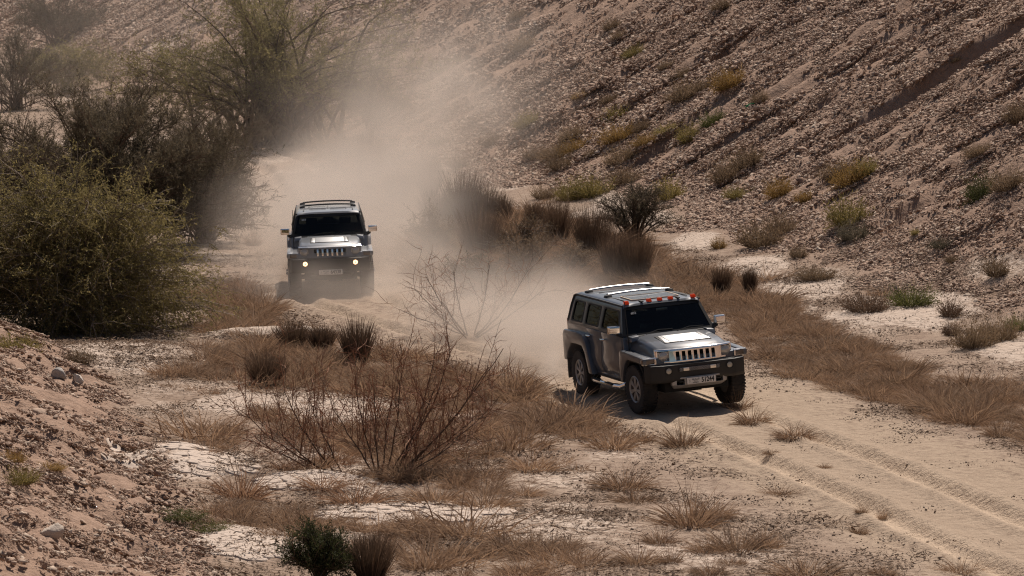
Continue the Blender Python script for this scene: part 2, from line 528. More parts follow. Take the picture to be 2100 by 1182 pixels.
def ground_mat():
    m, n, l, p = new_mat('desert_soil')
    def nd(t, **k):
        o = n.new(t)
        for a, b in k.items(): setattr(o, a, b)
        return o
    geo = nd('ShaderNodeNewGeometry')
    def att(nm): a = nd('ShaderNodeAttribute'); a.attribute_name = nm; return a.outputs['Fac']
    def noise(sc, det=6, ro=.6, st=None):
        t = nd('ShaderNodeTexNoise'); t.inputs['Scale'].default_value = sc; t.inputs['Detail'].default_value = det; t.inputs['Roughness'].default_value = ro
        if st:
            mp = nd('ShaderNodeMapping'); mp.inputs['Scale'].default_value = st; l.new(geo.outputs['Position'], mp.inputs['Vector']); l.new(mp.outputs[0], t.inputs['Vector'])
        else: l.new(geo.outputs['Position'], t.inputs['Vector'])
        return t.outputs['Fac']
    def mr(v, a, b, c=0., d=1.):
        q = nd('ShaderNodeMapRange'); q.inputs[1].default_value = a; q.inputs[2].default_value = b; q.inputs[3].default_value = c; q.inputs[4].default_value = d
        l.new(v, q.inputs[0]); return q.outputs[0]
    def mix(f, a, b):
        q = nd('ShaderNodeMix'); q.data_type = 'RGBA'
        for s_, v in ((0, f), (6, a), (7, b)):
            if isinstance(v, tuple): q.inputs[s_].default_value = (*v, 1)
            elif isinstance(v, float): q.inputs[s_].default_value = v
            else: l.new(v, q.inputs[s_])
        return q.outputs[2]
    def mul(a, b, op='MULTIPLY'):
        q = nd('ShaderNodeMath', operation=op); 
        for i, v in enumerate((a, b)):
            if isinstance(v, float): q.inputs[i].default_value = v
            else: l.new(v, q.inputs[i])
        return q.outputs[0]
    n1, n2, n3 = noise(.9, 3), noise(7.0, 4, .7), noise(38.0, 2, .6)
    base = mix(mr(n1, .3, .7), (.27, .192, .142), (.37, .28, .215))
    base = mix(mr(n2, .50, .66), base, (.16, .108, .078))                        # litter and clods
    palc = mix(mr(n2, .35, .7), (.57, .465, .385), (.45, .35, .28))
    vor = nd('ShaderNodeTexVoronoi', feature='DISTANCE_TO_EDGE'); vor.inputs['Scale'].default_value = 2.6
    wn_ = nd('ShaderNodeTexNoise'); wn_.inputs['Scale'].default_value = 1.7; l.new(geo.outputs['Position'], wn_.inputs['Vector'])
    va = nd('ShaderNodeVectorMath', operation='MULTIPLY_ADD'); l.new(wn_.outputs['Color'], va.inputs[0]); va.inputs[1].default_value = (.45, .45, .45); l.new(geo.outputs['Position'], va.inputs[2])
    l.new(va.outputs[0], vor.inputs['Vector'])
    crack = mr(vor.outputs['Distance'], .0, .022, 1, 0)
    palc = mix(mul(crack, mr(n1, .40, .6)), palc, (.13, .095, .07))
    c = mix(mr(mul(att('pale'), mr(n2, .25, .65, 1.35, .55)), .34, .62), base, palc)
    sandc = mix(mr(n2, .35, .7), (.40, .305, .225), (.30, .222, .162))
    c = mix(mr(mul(att('sand'), mr(n2, .2, .7, 1.3, .6)), .35, .75), c, sandc)
    c = mix(mul(att('rut'), .85), c, (.52, .40, .295))
    rubc = mix(mr(n2, .3, .7), (.27, .175, .125), (.375, .258, .192))
    rubc = mix(mr(n3, .6, .75), rubc, (.44, .32, .255))
    c = mix(att('rub'), c, rubc)
    l.new(c, p.inputs['Base Color'])
    p.inputs['Roughness'].default_value = .95; p.inputs['Specular IOR Level'].default_value = .15
    b1 = nd('ShaderNodeBump'); b1.inputs['Strength'].default_value = 1.0; b1.inputs['Distance'].default_value = .07; l.new(n2, b1.inputs['Height'])
    b2 = nd('ShaderNodeBump'); b2.inputs['Strength'].default_value = .6; b2.inputs['Distance'].default_value = .015; l.new(n3, b2.inputs['Height']); l.new(b1.outputs[0], b2.inputs['Normal'])
    b3 = nd('ShaderNodeBump'); b3.inputs['Strength'].default_value = .8; b3.inputs['Distance'].default_value = .03; b3.invert = True
    l.new(mul(crack, att('pale')), b3.inputs['Height']); l.new(b2.outputs[0], b3.inputs['Normal'])
    l.new(b3.outputs[0], p.inputs['Normal'])
    return m


SOIL = ground_mat()


def sub_sheet(name, mask):
    f = F[mask]; used, inv = np.unique(f.ravel(), return_inverse=True)
    me = np_mesh(name, Vg[used], inv.reshape(-1, 4), smooth=True,
                 attrs=dict(pale=pale.reshape(-1)[used], sand=sand.reshape(-1)[used], rut=(rutm * sand).reshape(-1)[used], rub=rub.reshape(-1)[used]))
    return tag(link(name, me, None, SOIL), kind='structure')


ground = sub_sheet('ground', ~fh & ~fb)
hillside = sub_sheet('hillside', fh)
bank = sub_sheet('rubble_bank', fb)
tag(ground, 'sandy valley floor with wheel ruts and pale cracked clay'); tag(hillside, 'brown rubble slope furrowed down its fall line'); tag(bank, 'brown rubble bank on the near left')

# ---------------------------------------------------------------- stones
def rock_mesh(name, seed, sub=2, flat_=.75):
    rg = np.random.default_rng(seed)
    bm = bmesh.new(); bmesh.ops.create_icosphere(bm, subdivisions=sub, radius=1.0)
    V = np.array([v.co[:] for v in bm.verts]); Fc = np.array([[v.index for v in f.verts] for f in bm.faces]); bm.free()
    for _ in range(8):
        nn = nrm(rg.normal(size=3)); off = rg.uniform(.32, .78)
        V = V - np.maximum(0, V @ nn - off)[:, None] * nn
    V = V * (1 + .05 * rg.normal(size=(len(V), 1)))
    V = V * np.array([1, rg.uniform(.65, .95), flat_ * rg.uniform(.7, 1.0)])
    return np_mesh(name, V, None, Fc)


def stone_mat(name, a, b, c):
    m, n, l, p = new_mat(name)
    oi = n.new('ShaderNodeObjectInfo')
    cr = n.new('ShaderNodeValToRGB'); e = cr.color_ramp.elements
    e[0].color = (*a, 1); e[1].color = (*c, 1); q = e.new(.62); q.color = (*b, 1)
    at = n.new('ShaderNodeAttribute'); at.attribute_name = 'tint'
    ad = n.new('ShaderNodeMath'); l.new(oi.outputs['Random'], ad.inputs[0]); l.new(at.outputs['Fac'], ad.inputs[1])
    fr = n.new('ShaderNodeMath'); fr.operation = 'FRACT'; l.new(ad.outputs[0], fr.inputs[0]); l.new(fr.outputs[0], cr.inputs[0])
    g = n.new('ShaderNodeNewGeometry'); t = n.new('ShaderNodeTexNoise'); t.inputs['Scale'].default_value = 16; t.inputs['Detail'].default_value = 3
    l.new(g.outputs['Position'], t.inputs['Vector'])
    mx = n.new('ShaderNodeMix'); mx.data_type = 'RGBA'; mx.blend_type = 'MULTIPLY'; mx.inputs[0].default_value = .75
    r = n.new('ShaderNodeMapRange'); r.inputs[1].default_value = .3; r.inputs[2].default_value = .7; r.inputs[3].default_value = .62; r.inputs[4].default_value = 1.15
    l.new(t.outputs['Fac'], r.inputs[0]); l.new(cr.outputs[0], mx.inputs[6]); l.new(r.outputs[0], mx.inputs[7]); l.new(mx.outputs[2], p.inputs['Base Color'])
    p.inputs['Roughness'].default_value = .92; p.inputs['Specular IOR Level'].default_value = .2
    return m


STONE = stone_mat('limestone', (.29, .188, .136), (.39, .272, .204), (.54, .43, .34))
CLOD = stone_mat('dry_clods', (.24, .172, .128), (.33, .25, .19), (.42, .34, .27))
PALE_STONE = simple_mat('grey_boulder', (.40, .37, .34), .9, noise=.6, scale=5, col2=(.25, .21, .18), bump=.5)

ROCKS = [rock_mesh('stone', 100 + k) for k in range(8)]
for r_ in ROCKS: r_.materials.append(STONE)
BIG = [rock_mesh('stone', 300 + k, 3, .8) for k in range(5)]


def scatter(name, pts, rot, scl, variants, mat, label):
    """points -> instances of a few small meshes; one object nobody would count"""
    me = bpy.data.meshes.new(name)
    me.vertices.add(len(pts)); me.vertices.foreach_set('co', np.asarray(pts, np.float32).ravel())
    for nm, ty, dat, key in (('rot', 'FLOAT_VECTOR', rot, 'vector'), ('scl', 'FLOAT_VECTOR', scl, 'vector')):
        a = me.attributes.new(nm, ty, 'POINT'); a.data.foreach_set(key, np.asarray(dat, np.float32).ravel())
    o = link(name, me); tag(o, label, kind='stuff')
    c = bpy.data.collections.new(name + '_kinds')
    for v in variants:
        if mat is not None:
            v = v.copy(); v.materials.clear(); v.materials.append(mat)
        c.objects.link(bpy.data.objects.new(name + '_kind', v))
    ng = bpy.data.node_groups.new(name, 'GeometryNodeTree')
    ng.interface.new_socket('Geometry', in_out='INPUT', socket_type='NodeSocketGeometry')
    ng.interface.new_socket('Geometry', in_out='OUTPUT', socket_type='NodeSocketGeometry')
    N, L = ng.nodes, ng.links
    gi, go = N.new('NodeGroupInput'), N.new('NodeGroupOutput')
    mp = N.new('GeometryNodeMeshToPoints'); L.new(gi.outputs[0], mp.inputs[0])
    ip = N.new('GeometryNodeInstanceOnPoints'); L.new(mp.outputs[0], ip.inputs['Points'])
    ci = N.new('GeometryNodeCollectionInfo'); ci.inputs['Collection'].default_value = c
    ci.inputs['Separate Children'].default_value = True; ci.inputs['Reset Children'].default_value = True
    L.new(ci.outputs[0], ip.inputs['Instance']); ip.inputs['Pick Instance'].default_value = True
    for nm, sock in (('rot', 'Rotation'), ('scl', 'Scale')):
        na = N.new('GeometryNodeInputNamedAttribute'); na.data_type = 'FLOAT_VECTOR'; na.inputs['Name'].default_value = nm
        if nm == 'rot':
            er = N.new('FunctionNodeEulerToRotation'); L.new(na.outputs[0], er.inputs[0]); L.new(er.outputs[0], ip.inputs[sock])
        else: L.new(na.outputs[0], ip.inputs[sock])
    L.new(ip.outputs[0], go.inputs[0])
    md = o.modifiers.new('scatter', 'NODES'); md.node_group = ng
    return o


rg = np.random.default_rng(7)


def rand_in_view(n, y0, y1, power=1.0):
    """even spread over the strip of land the valley view takes in (a little wider than the frame)"""
    y = np.sqrt(rg.uniform(y0 ** 2, y1 ** 2, n)); x = rg.uniform(-.172, .172, n) * y
    return x, y


def stones(n, y0, y1, cond, rmed, rsig, rmin, rmax):
    x, y = rand_in_view(n, y0, y1)
    k = cond(x, y); x, y = x[k], y[k]
    r = np.clip(rmed * np.exp(rsig * rg.normal(size=len(x))), rmin, rmax)
    z = z_land(x, y) + r * .18
    ro = np.stack([rg.normal(0, .35, len(x)), rg.normal(0, .35, len(x)), rg.uniform(0, 6.28, len(x))], 1)
    return np.stack([x, y, z], 1), ro, np.stack([r * rg.uniform(.9, 1.35, len(x)), r, r * rg.uniform(.75, 1.1, len(x))], 1)


def on_hill(x, y): 
    f = fbm(hill_t(x, y) * .35, hill_s(x, y) * .12, 401, 3)
    return (hill_s(x, y) > .5) & (rg.uniform(size=x.shape) < .25 + 1.3 * sstep(.35, .7, f)) & (z_land(x, y) < 9.5)



def stone_patch(seed, n, rad, rmed, rsig, rmax, shapes):
    """a scatter of n small stones over a disc, one mesh to be strewn about"""
    r2 = np.random.default_rng(seed); V, Fs, T, b = [], [], [], 0
    for i in range(n):
        sv, sf = shapes[r2.integers(len(shapes))]
        r = min(rmax, rmed * math.exp(rsig * r2.normal())); a = r2.uniform(0, 6.283); q = rad * math.sqrt(r2.uniform())
        M = np.array(Euler((r2.normal(0, .5), r2.normal(0, .5), r2.uniform(0, 6.28))).to_matrix())
        V.append((sv * r * np.array([1.25, 1.05, .62])) @ M.T + np.array([q * math.cos(a), q * math.sin(a), r * .02])); Fs.append(sf + b); b += len(sv)
        T.append(np.full(len(sv), r2.uniform()))
    return np_mesh('stones', np.concatenate(V), None, np.concatenate(Fs), np.concatenate(T))


def shape_arrays(me):
    V = np.zeros(len(me.vertices) * 3); me.vertices.foreach_get('co', V); I = np.zeros(len(me.loops), int); me.loops.foreach_get('vertex_index', I)
    return V.reshape(-1, 3), I.reshape(-1, 3)


SMALL = [shape_arrays(rock_mesh('crumb', 900 + k, 1)) for k in range(6)] + [shape_arrays(ROCKS[k]) for k in range(2)]


def land_rot(x, y, rg_):
    """turn z to the land's normal, with a random spin"""
    e = .5; gx = (z_coarse(x + e, y) - z_coarse(x - e, y)) / (2 * e); gy = (z_coarse(x, y + e) - z_coarse(x, y - e)) / (2 * e); out = []
    for a, b_, s_ in zip(gx, gy, rg_.uniform(0, 6.28, len(x))):
        q = Vector((-a, -b_, 1)).to_track_quat('Z', 'Y'); out.append((q.to_matrix() @ Matrix.Rotation(s_, 3, 'Z')).to_euler()[:])
    return np.array(out)


def strew(name, n, y0, y1, cond, sc0, sc1, variants, mat, label):
    x, y = rand_in_view(n, y0, y1); k = cond(x, y); x, y = x[k], y[k]
    r = rg.uniform(sc0, sc1, len(x)) * (y / 90 if y0 > 70 else 1)
    return np.stack([x, y, z_land(x, y)], 1), land_rot(x, y, rg), np.stack([r, r, r], 1)


def not_fan(x, y):
    m = np.zeros(x.shape)
    for h in FANS: m = np.maximum(m, h[5] * soft(x, y, h))
    hs, t = hill_s(x, y), hill_t(x, y); wall = np.zeros(x.shape, bool)
    for t0, k, dep, wid, sb, sa in GUL:
        dl = t - (t0 + k * hs); wall |= (dl > -.25) & (dl < .55) & (hs > sb) & (hs < sa + .6) & (dep > .2)
    return (m < .42) & ~wall


PATCH = [stone_patch(40 + k, 150, .45, .016 + .0016 * k, .70, .11, SMALL) for k in range(7)]
FINE = [stone_patch(60 + k, 70, .45, .011, .45, .035, SMALL[:6]) for k in range(5)]
A = strew('a', 21000, 74, 125, lambda x, y: (hill_s(x, y) > -1.6 + 2.2 * fbm(x * .5, y * .5, 441, 2)) & not_fan(x, y) & (rg.uniform(size=x.shape) < .55 + .7 * fbm(hill_t(x, y) * .35, hill_s(x, y) * .12, 401, 3)), .6, 1.15, None, None, '')
B = strew('b', 24000, 125, 255, lambda x, y: (hill_s(x, y) > .6) & (z_land(x, y) < 8) & (rg.uniform(size=x.shape) < .85), .65, 1.15, None, None, '')
scatter('slope_rubble', *[np.concatenate([a, b]) for a, b in zip(A, B)], PATCH, STONE, 'loose rubble covering the brown slope')
A = strew('c', 12000, 33, 76, lambda x, y: (bank_s(x, y) > .0) & (rg.uniform(size=x.shape) < .2 + 1.1 * fbm(x * 1.2, y * .8, 451, 2)), .35, .85, None, None, '')
scatter('bank_rubble', *A, PATCH, STONE, 'loose rubble covering the near left bank')
def clod_zone(x, y):
    t = np.abs(track_off(x, y)); f = fbm(x * 1.1, y * .7, 421, 3)
    return (hill_s(x, y) < 1.2) & (bank_s(x, y) < .6) & (rg.uniform(size=x.shape) < np.where(t < .45, .12, np.where(t < 2.6, .42, .55)) * sstep(.36, .60, f)) & (np.abs(t - .82) > .40)
A = strew('d', 9000, 45, 92, clod_zone, .7, 1.3, None, None, '')
scatter('soil_clods', *A, FINE, CLOD, 'crumbs and clods of dry soil on the flat')


def litter_patch(seed, n, rad):
    """dry chips and broken stalks lying flat"""
    r2 = np.random.default_rng(seed); a = r2.uniform(0, 6.283, n); q = rad * np.sqrt(r2.uniform(size=n)); c = np.stack([q * np.cos(a), q * np.sin(a), r2.uniform(.004, .03, n)], 1)
    d = nrm(np.stack([r2.normal(size=n), r2.normal(size=n), r2.normal(0, .25, n)], 1)); u = np.stack([-d[:, 1], d[:, 0], r2.normal(0, .5, n)], 1)
    ln = r2.uniform(.02, .11, n)[:, None]; w = r2.uniform(.003, .010, n)[:, None]
    V = np.stack([c - d * ln / 2 - u * w, c + d * ln / 2 - u * w * .5, c + d * ln / 2 + u * w * .5, c - d * ln / 2 + u * w], 1).reshape(-1, 3)
    return np_mesh('litter', V, np.arange(4 * n).reshape(-1, 4), None, np.repeat(r2.uniform(size=n), 4))


LITTER = stone_mat('dry_litter', (.10, .064, .043), (.18, .118, .08), (.34, .24, .165))
LP = [litter_patch(80 + k, 120, .5) for k in range(4)]
A = strew('e', 4200, 45, 90, lambda x, y: (hill_s(x, y) < 1) & (bank_s(x, y) < .2) & (np.abs(track_off(x, y) - .6) > 2.4) & (rg.uniform(size=x.shape) < sstep(.40, .62, fbm(x * .9, y * .6, 431, 3))), .7, 1.4, None, None, '')
scatter('plant_litter', *A, LP, LITTER, 'dead stalks and chips littering the flat')

# the stones one can pick out, each its own piece of the slope or bank
def pick_stones(parent, n, y0, y1, cond, rmed, rsig, rmin, rmax):
    P_, ro, sc = stones(n, y0, y1, cond, rmed, rsig, rmin, rmax)
    for i in range(len(P_)):
        o = bpy.data.objects.new('stone', ROCKS[i % 8] if i % 3 else BIGS[i % 5]); COL.objects.link(o)
        o.parent = parent; o.location = P_[i]; o.rotation_euler = ro[i]; o.scale = sc[i]
BIGS = []
for b in BIG: b.materials.append(STONE); BIGS.append(b)
pick_stones(hillside, 1150, 76, 122, lambda x, y: on_hill(x, y) & (rg.uniform(size=x.shape) < .75), .105, .28, .08, .24)
pick_stones(bank, 1300, 40, 74, lambda x, y: (bank_s(x, y) > 0) & (rg.uniform(size=x.shape) < .8), .065, .36, .045, .16)


def boulder(name, label, px, py, r, seed, flat_, mat, rz):
    me = rock_mesh(name, seed, 3, flat_); p = hit(px, py)
    o = link(name, me, None, mat); o.location = (p[0], p[1], float(z_land(p[0], p[1])) + r * .3); o.scale = (r, r * .9, r); o.rotation_euler = (.1, .05, rz)
    return tag(o, label, 'rock', 'loose boulders on the left')


boulder('boulder', 'dark grey boulder on the left bank, left of the pale one beside it', 118, 776, .17, 51, .8, PALE_STONE, .3)
boulder('boulder', 'pale angular boulder lying right of the dark grey one on the left bank', 160, 786, .19, 52, .6, simple_mat('pale_boulder', (.52, .47, .43), .9, noise=.5, scale=6, col2=(.36, .3, .26), bump=.5), 1.1)
boulder('boulder', 'large cream boulder on the rubble bank near the lower left corner', 110, 1103, .17, 53, .7, simple_mat('cream_boulder', (.50, .42, .35), .9, noise=.5, scale=5, col2=(.34, .27, .22), bump=.5), .6)

# curled plates of dried mud on the bare clay: cells between random seeds, each a piece of its own
MUD = simple_mat('cracked_clay', (.52, .42, .35), .95, noise=.7, scale=9, col2=(.37, .30, .24), bump=.4)
MUD_SIDE = simple_mat('clay_edge', (.34, .27, .21), .95)


def mud_plates(hump, n, seed, cell):
    rg2 = np.random.default_rng(seed); cx, cy_, hw, hd = hump[:4]
    pts = []
    for _ in range(n * 60):
        q = rg2.uniform(-1, 1, 2)
        if q @ q > 1: continue
        q = np.array([cx + q[0] * hw * .92, cy_ + q[1] * hd * .85])
        if all(np.hypot(*(q - p)) > cell * .8 for p in pts): pts.append(q)
        if len(pts) >= n: break
    pts = np.array(pts)
    for i, p in enumerate(pts):
        poly = [p + cell * .95 * np.array([math.cos(a), math.sin(a)]) for a in np.linspace(0, 2 * math.pi, 12, endpoint=False)]
        for j in np.argsort(np.hypot(*(pts - p).T))[1:10]:
            d = pts[j] - p; m = (p + pts[j]) / 2; new = []
            for a, b in zip(poly, poly[1:] + poly[:1]):
                da, db = (a - m) @ d, (b - m) @ d
                if da <= 0: new.append(a)
                if (da < 0) != (db < 0): new.append(a + (b - a) * da / (da - db))
            poly = new
        if len(poly) < 3: continue
        poly = [p + (q - p) * .95 + rg2.normal(0, cell * .02, 2) for q in poly]
        c = np.mean(poly, 0); zc = float(z_land(c[0], c[1])); k = len(poly); sx, sy = rg2.normal(0, .010, 2); cu = rg2.uniform(.0, .008)
        top = [(q[0] - c[0], q[1] - c[1], float(z_land(q[0], q[1])) - zc + .014 + cu + sx * (q[0] - c[0]) + sy * (q[1] - c[1])) for q in poly]
        bot = [(x * .97, y * .97, z - .05) for x, y, z in top]
        mid = [(x * .6, y * .6, z * .6 + .4 * .012 - .004) for x, y, z in top]
        V = top + bot + mid + [(0, 0, .010)]
        Fq = [(a, k + a, k + (a + 1) % k, (a + 1) % k) for a in range(k)] + [(a, (a + 1) % k, 2 * k + (a + 1) % k, 2 * k + a) for a in range(k)]
        Ft = [(2 * k + a, 2 * k + (a + 1) % k, 3 * k) for a in range(k)]
        o = link('mud_plate', np_mesh('mud_plate', V, Fq, Ft), ground, MUD); o.location = (c[0], c[1], zc)


mud_plates(HUMPS[4], 90, 1, .15)
mud_plates(HUMPS[3], 70, 2, .17)
mud_plates(HUMPS[5], 60, 3, .16)
mud_plates(HUMPS[6], 70, 4, .17)

# ---------------------------------------------------------------- the two off-road cars
def car_paint(name, col, dust, coat=(0.8, 0.06)):
    m, n, l, p = new_mat(name)
    tc = n.new('ShaderNodeTexCoord')
    t = n.new('ShaderNodeTexNoise'); t.inputs['Scale'].default_value = 2.2; t.inputs['Detail'].default_value = 8; t.inputs['Roughness'].default_value = 0.65
    l.new(tc.outputs['Object'], t.inputs['Vector'])
    r = n.new('ShaderNodeMapRange'); r.inputs[1].default_value = 0.38; r.inputs[2].default_value = 0.8; r.inputs[3].default_value = dust * 0.35; r.inputs[4].default_value = dust
    l.new(t.outputs['Fac'], r.inputs[0])
    mx = n.new('ShaderNodeMix'); mx.data_type = 'RGBA'
    mx.inputs[6].default_value = (*col, 1); mx.inputs[7].default_value = (0.33, 0.26, 0.20, 1)
    l.new(r.outputs[0], mx.inputs[0]); l.new(mx.outputs[2], p.inputs['Base Color'])
    rr = n.new('ShaderNodeMapRange'); rr.inputs[3].default_value = 0.40; rr.inputs[4].default_value = 0.8
    l.new(r.outputs[0], rr.inputs[0]); l.new(rr.outputs[0], p.inputs['Roughness'])
    p.inputs['Metallic'].default_value = 0.12
    p.inputs['Coat Weight'].default_value = coat[0]; p.inputs['Coat Roughness'].default_value = coat[1]
    return m


def glass_mat(name, tint, rough=0.02):
    m, n, l, p = new_mat(name)
    n.remove(p)
    tr = n.new('ShaderNodeBsdfTransparent'); tr.inputs[0].default_value = (*tint, 1)
    gl = n.new('ShaderNodeBsdfGlossy'); gl.inputs['Roughness'].default_value = rough
    fr = n.new('ShaderNodeFresnel'); fr.inputs[0].default_value = 1.45
    mx = n.new('ShaderNodeMixShader')
    l.new(fr.outputs[0], mx.inputs[0]); l.new(tr.outputs[0], mx.inputs[1]); l.new(gl.outputs[0], mx.inputs[2])
    l.new(mx.outputs[0], n['Material Output'].inputs[0])
    return m


CM = dict(
    black=simple_mat('black_plastic', (0.014, 0.0135, 0.013), 0.62, noise=0.25, scale=3, col2=(0.05, 0.04, 0.03)),
    seal=simple_mat('rubber_seal', (0.01, 0.01, 0.01), 0.6),
    chrome=simple_mat('chrome', (0.90, 0.90, 0.90), 0.08, 1.0, noise=0.2, scale=9, col2=(0.5, 0.45, 0.4)),
    steel=simple_mat('brushed_aluminium', (0.66, 0.66, 0.66), 0.34, 1.0),
    silver=simple_mat('silver_plastic', (0.40, 0.39, 0.38), 0.45, 0.3, noise=0.4, scale=4, col2=(0.24, 0.19, 0.15)),
    tyre=simple_mat('tyre_rubber', (0.022, 0.02, 0.019), 0.85, noise=0.5, scale=5, col2=(0.09, 0.068, 0.052)),
    rim=simple_mat('alloy_rim', (0.40, 0.385, 0.365), 0.38, 0.4, noise=0.5, scale=7, col2=(0.25, 0.19, 0.15)),
    white=simple_mat('plate_white', (0.72, 0.70, 0.66), 0.5, noise=0.25, scale=14, col2=(0.5, 0.42, 0.34)),
    ink=simple_mat('plate_ink', (0.015, 0.015, 0.018), 0.6),
    decal=simple_mat('decal_white', (0.75, 0.75, 0.74), 0.6),
    seat=simple_mat('seat_cloth', (0.03, 0.028, 0.027), 0.9),
    under=simple_mat('underbody', (0.012, 0.011, 0.01), 0.9),
    glass=glass_mat('tinted_glass', (0.34, 0.37, 0.35)),
    shade=glass_mat('dark_side_glass', (0.06, 0.065, 0.06)),
    lampbox=simple_mat('lamp_housing', (0.42, 0.40, 0.37), 0.3, 0.4, coat=0.8),
    lens=simple_mat('lamp_lens', (0.50, 0.47, 0.42), 0.15, 0.25, coat=1.0),
    bowl=simple_mat('lamp_reflector', (0.75, 0.73, 0.70), 0.30, 1.0),
    smoke=simple_mat('corner_lamp_lens', (0.10, 0.075, 0.06), 0.12, 0.1, coat=1.0),
    fog=simple_mat('fog_lamp_lens', (0.42, 0.39, 0.33), 0.2, 0.1, coat=1.0),
    red=simple_mat('tail_lamp_red', (0.20, 0.012, 0.01), 0.2, coat=1.0),
    dustline=simple_mat('caked_dust', (0.50, 0.40, 0.31), 0.95),
    sunroof=simple_mat('sunroof_glass', (0.035, 0.035, 0.036), 0.28, coat=0.5, noise=0.55, scale=5, col2=(0.22, 0.18, 0.145)),
)
CM['amber'], n_, l_, p_ = new_mat('amber_lens')
p_.inputs['Base Color'].default_value = (0.85, 0.13, 0.015, 1); p_.inputs['Roughness'].default_value = 0.18
p_.inputs['Coat Weight'].default_value = 0.6
tl_ = n_.new('ShaderNodeBsdfTranslucent'); tl_.inputs[0].default_value = (1.0, 0.24, 0.02, 1)
mx_ = n_.new('ShaderNodeMixShader'); mx_.inputs[0].default_value = 0.5
l_.new(p_.outputs[0], mx_.inputs[1]); l_.new(tl_.outputs[0], mx_.inputs[2]); l_.new(mx_.outputs[0], n_['Material Output'].inputs[0])
CM['fog_lit'], n_, l_, p_ = new_mat('lit_fog_lamp')
p_.inputs['Base Color'].default_value = (0.8, 0.7, 0.5, 1)
p_.inputs['Emission Color'].default_value = (1.0, 0.62, 0.30, 1); p_.inputs['Emission Strength'].default_value = 3.2


def make_wheel():
    w = empty('wheel')
    prof = [(0.225, -0.10), (0.25, -0.125), (0.33, -0.138), (0.385, -0.13), (0.402, -0.112)]
    prof = prof + [(0.408, -0.05), (0.41, 0.0), (0.408, 0.05)] + [(r, -a) for r, a in prof[::-1]]
    t = MB(); t.lathe(prof, n=44)
    n = 44                                             # shoulder lugs and tread blocks
    for k in range(n):
        a = 2 * math.pi * (k + 0.5) / n
        for s, off in ((-1, 0), (1, 0.5)):
            b = a + off * 2 * math.pi / n
            rot = Matrix.Rotation(-b, 3, 'Y')
            t.box(rot @ Vector((0.408, s * 0.092, 0)), (0.022, 0.062, 0.034), rot)
            t.box(rot @ Vector((0.396, s * 0.128, 0)), (0.036, 0.012, 0.030), rot)
        rot = Matrix.Rotation(-a, 3, 'Y')
        t.box(rot @ Vector((0.41, (-1) ** k * 0.022, 0)), (0.018, 0.06, 0.036), rot)
    ty = t.build('tyre', CM['tyre'], w)
    r = MB()
    r.lathe([(0.228, -0.10), (0.236, 0.118), (0.224, 0.128), (0.206, 0.11), (0.200, 0.04), (0.196, -0.10)], n=40)
    rim = r.build('rim', CM['rim'], w)
    d = MB(); d.lathe([(0.0, -0.02), (0.20, -0.02), (0.20, -0.05), (0.0, -0.05)], n=28); d.build('brake_disc', CM['under'], w)
    s = MB()
    for k in range(7):
        for e in (-0.105, 0.105):
            a = 2 * math.pi * k / 7 + e
            rot = Matrix.Rotation(-a, 3, 'Y')
            lo = [rot @ Vector(p) for p in ((0.045, 0.075, -0.012), (0.045, 0.075, 0.012), (0.045, 0.112, 0.010), (0.045, 0.112, -0.010))]
            hi = [rot @ Vector(p) for p in ((0.208, 0.075, -0.019), (0.208, 0.075, 0.019), (0.208, 0.114, 0.016), (0.208, 0.114, -0.016))]
            s.hexa(lo, hi)
    link('spokes', s.mesh('spokes', 0.004, 1), rim, CM['rim'])
    c = MB(); c.lathe([(0.0, 0.122), (0.042, 0.122), (0.054, 0.112), (0.056, 0.05), (0.0, 0.05)], n=20)
    link('hub_cap', c.mesh('hub_cap'), rim, CM['rim'])
    return w


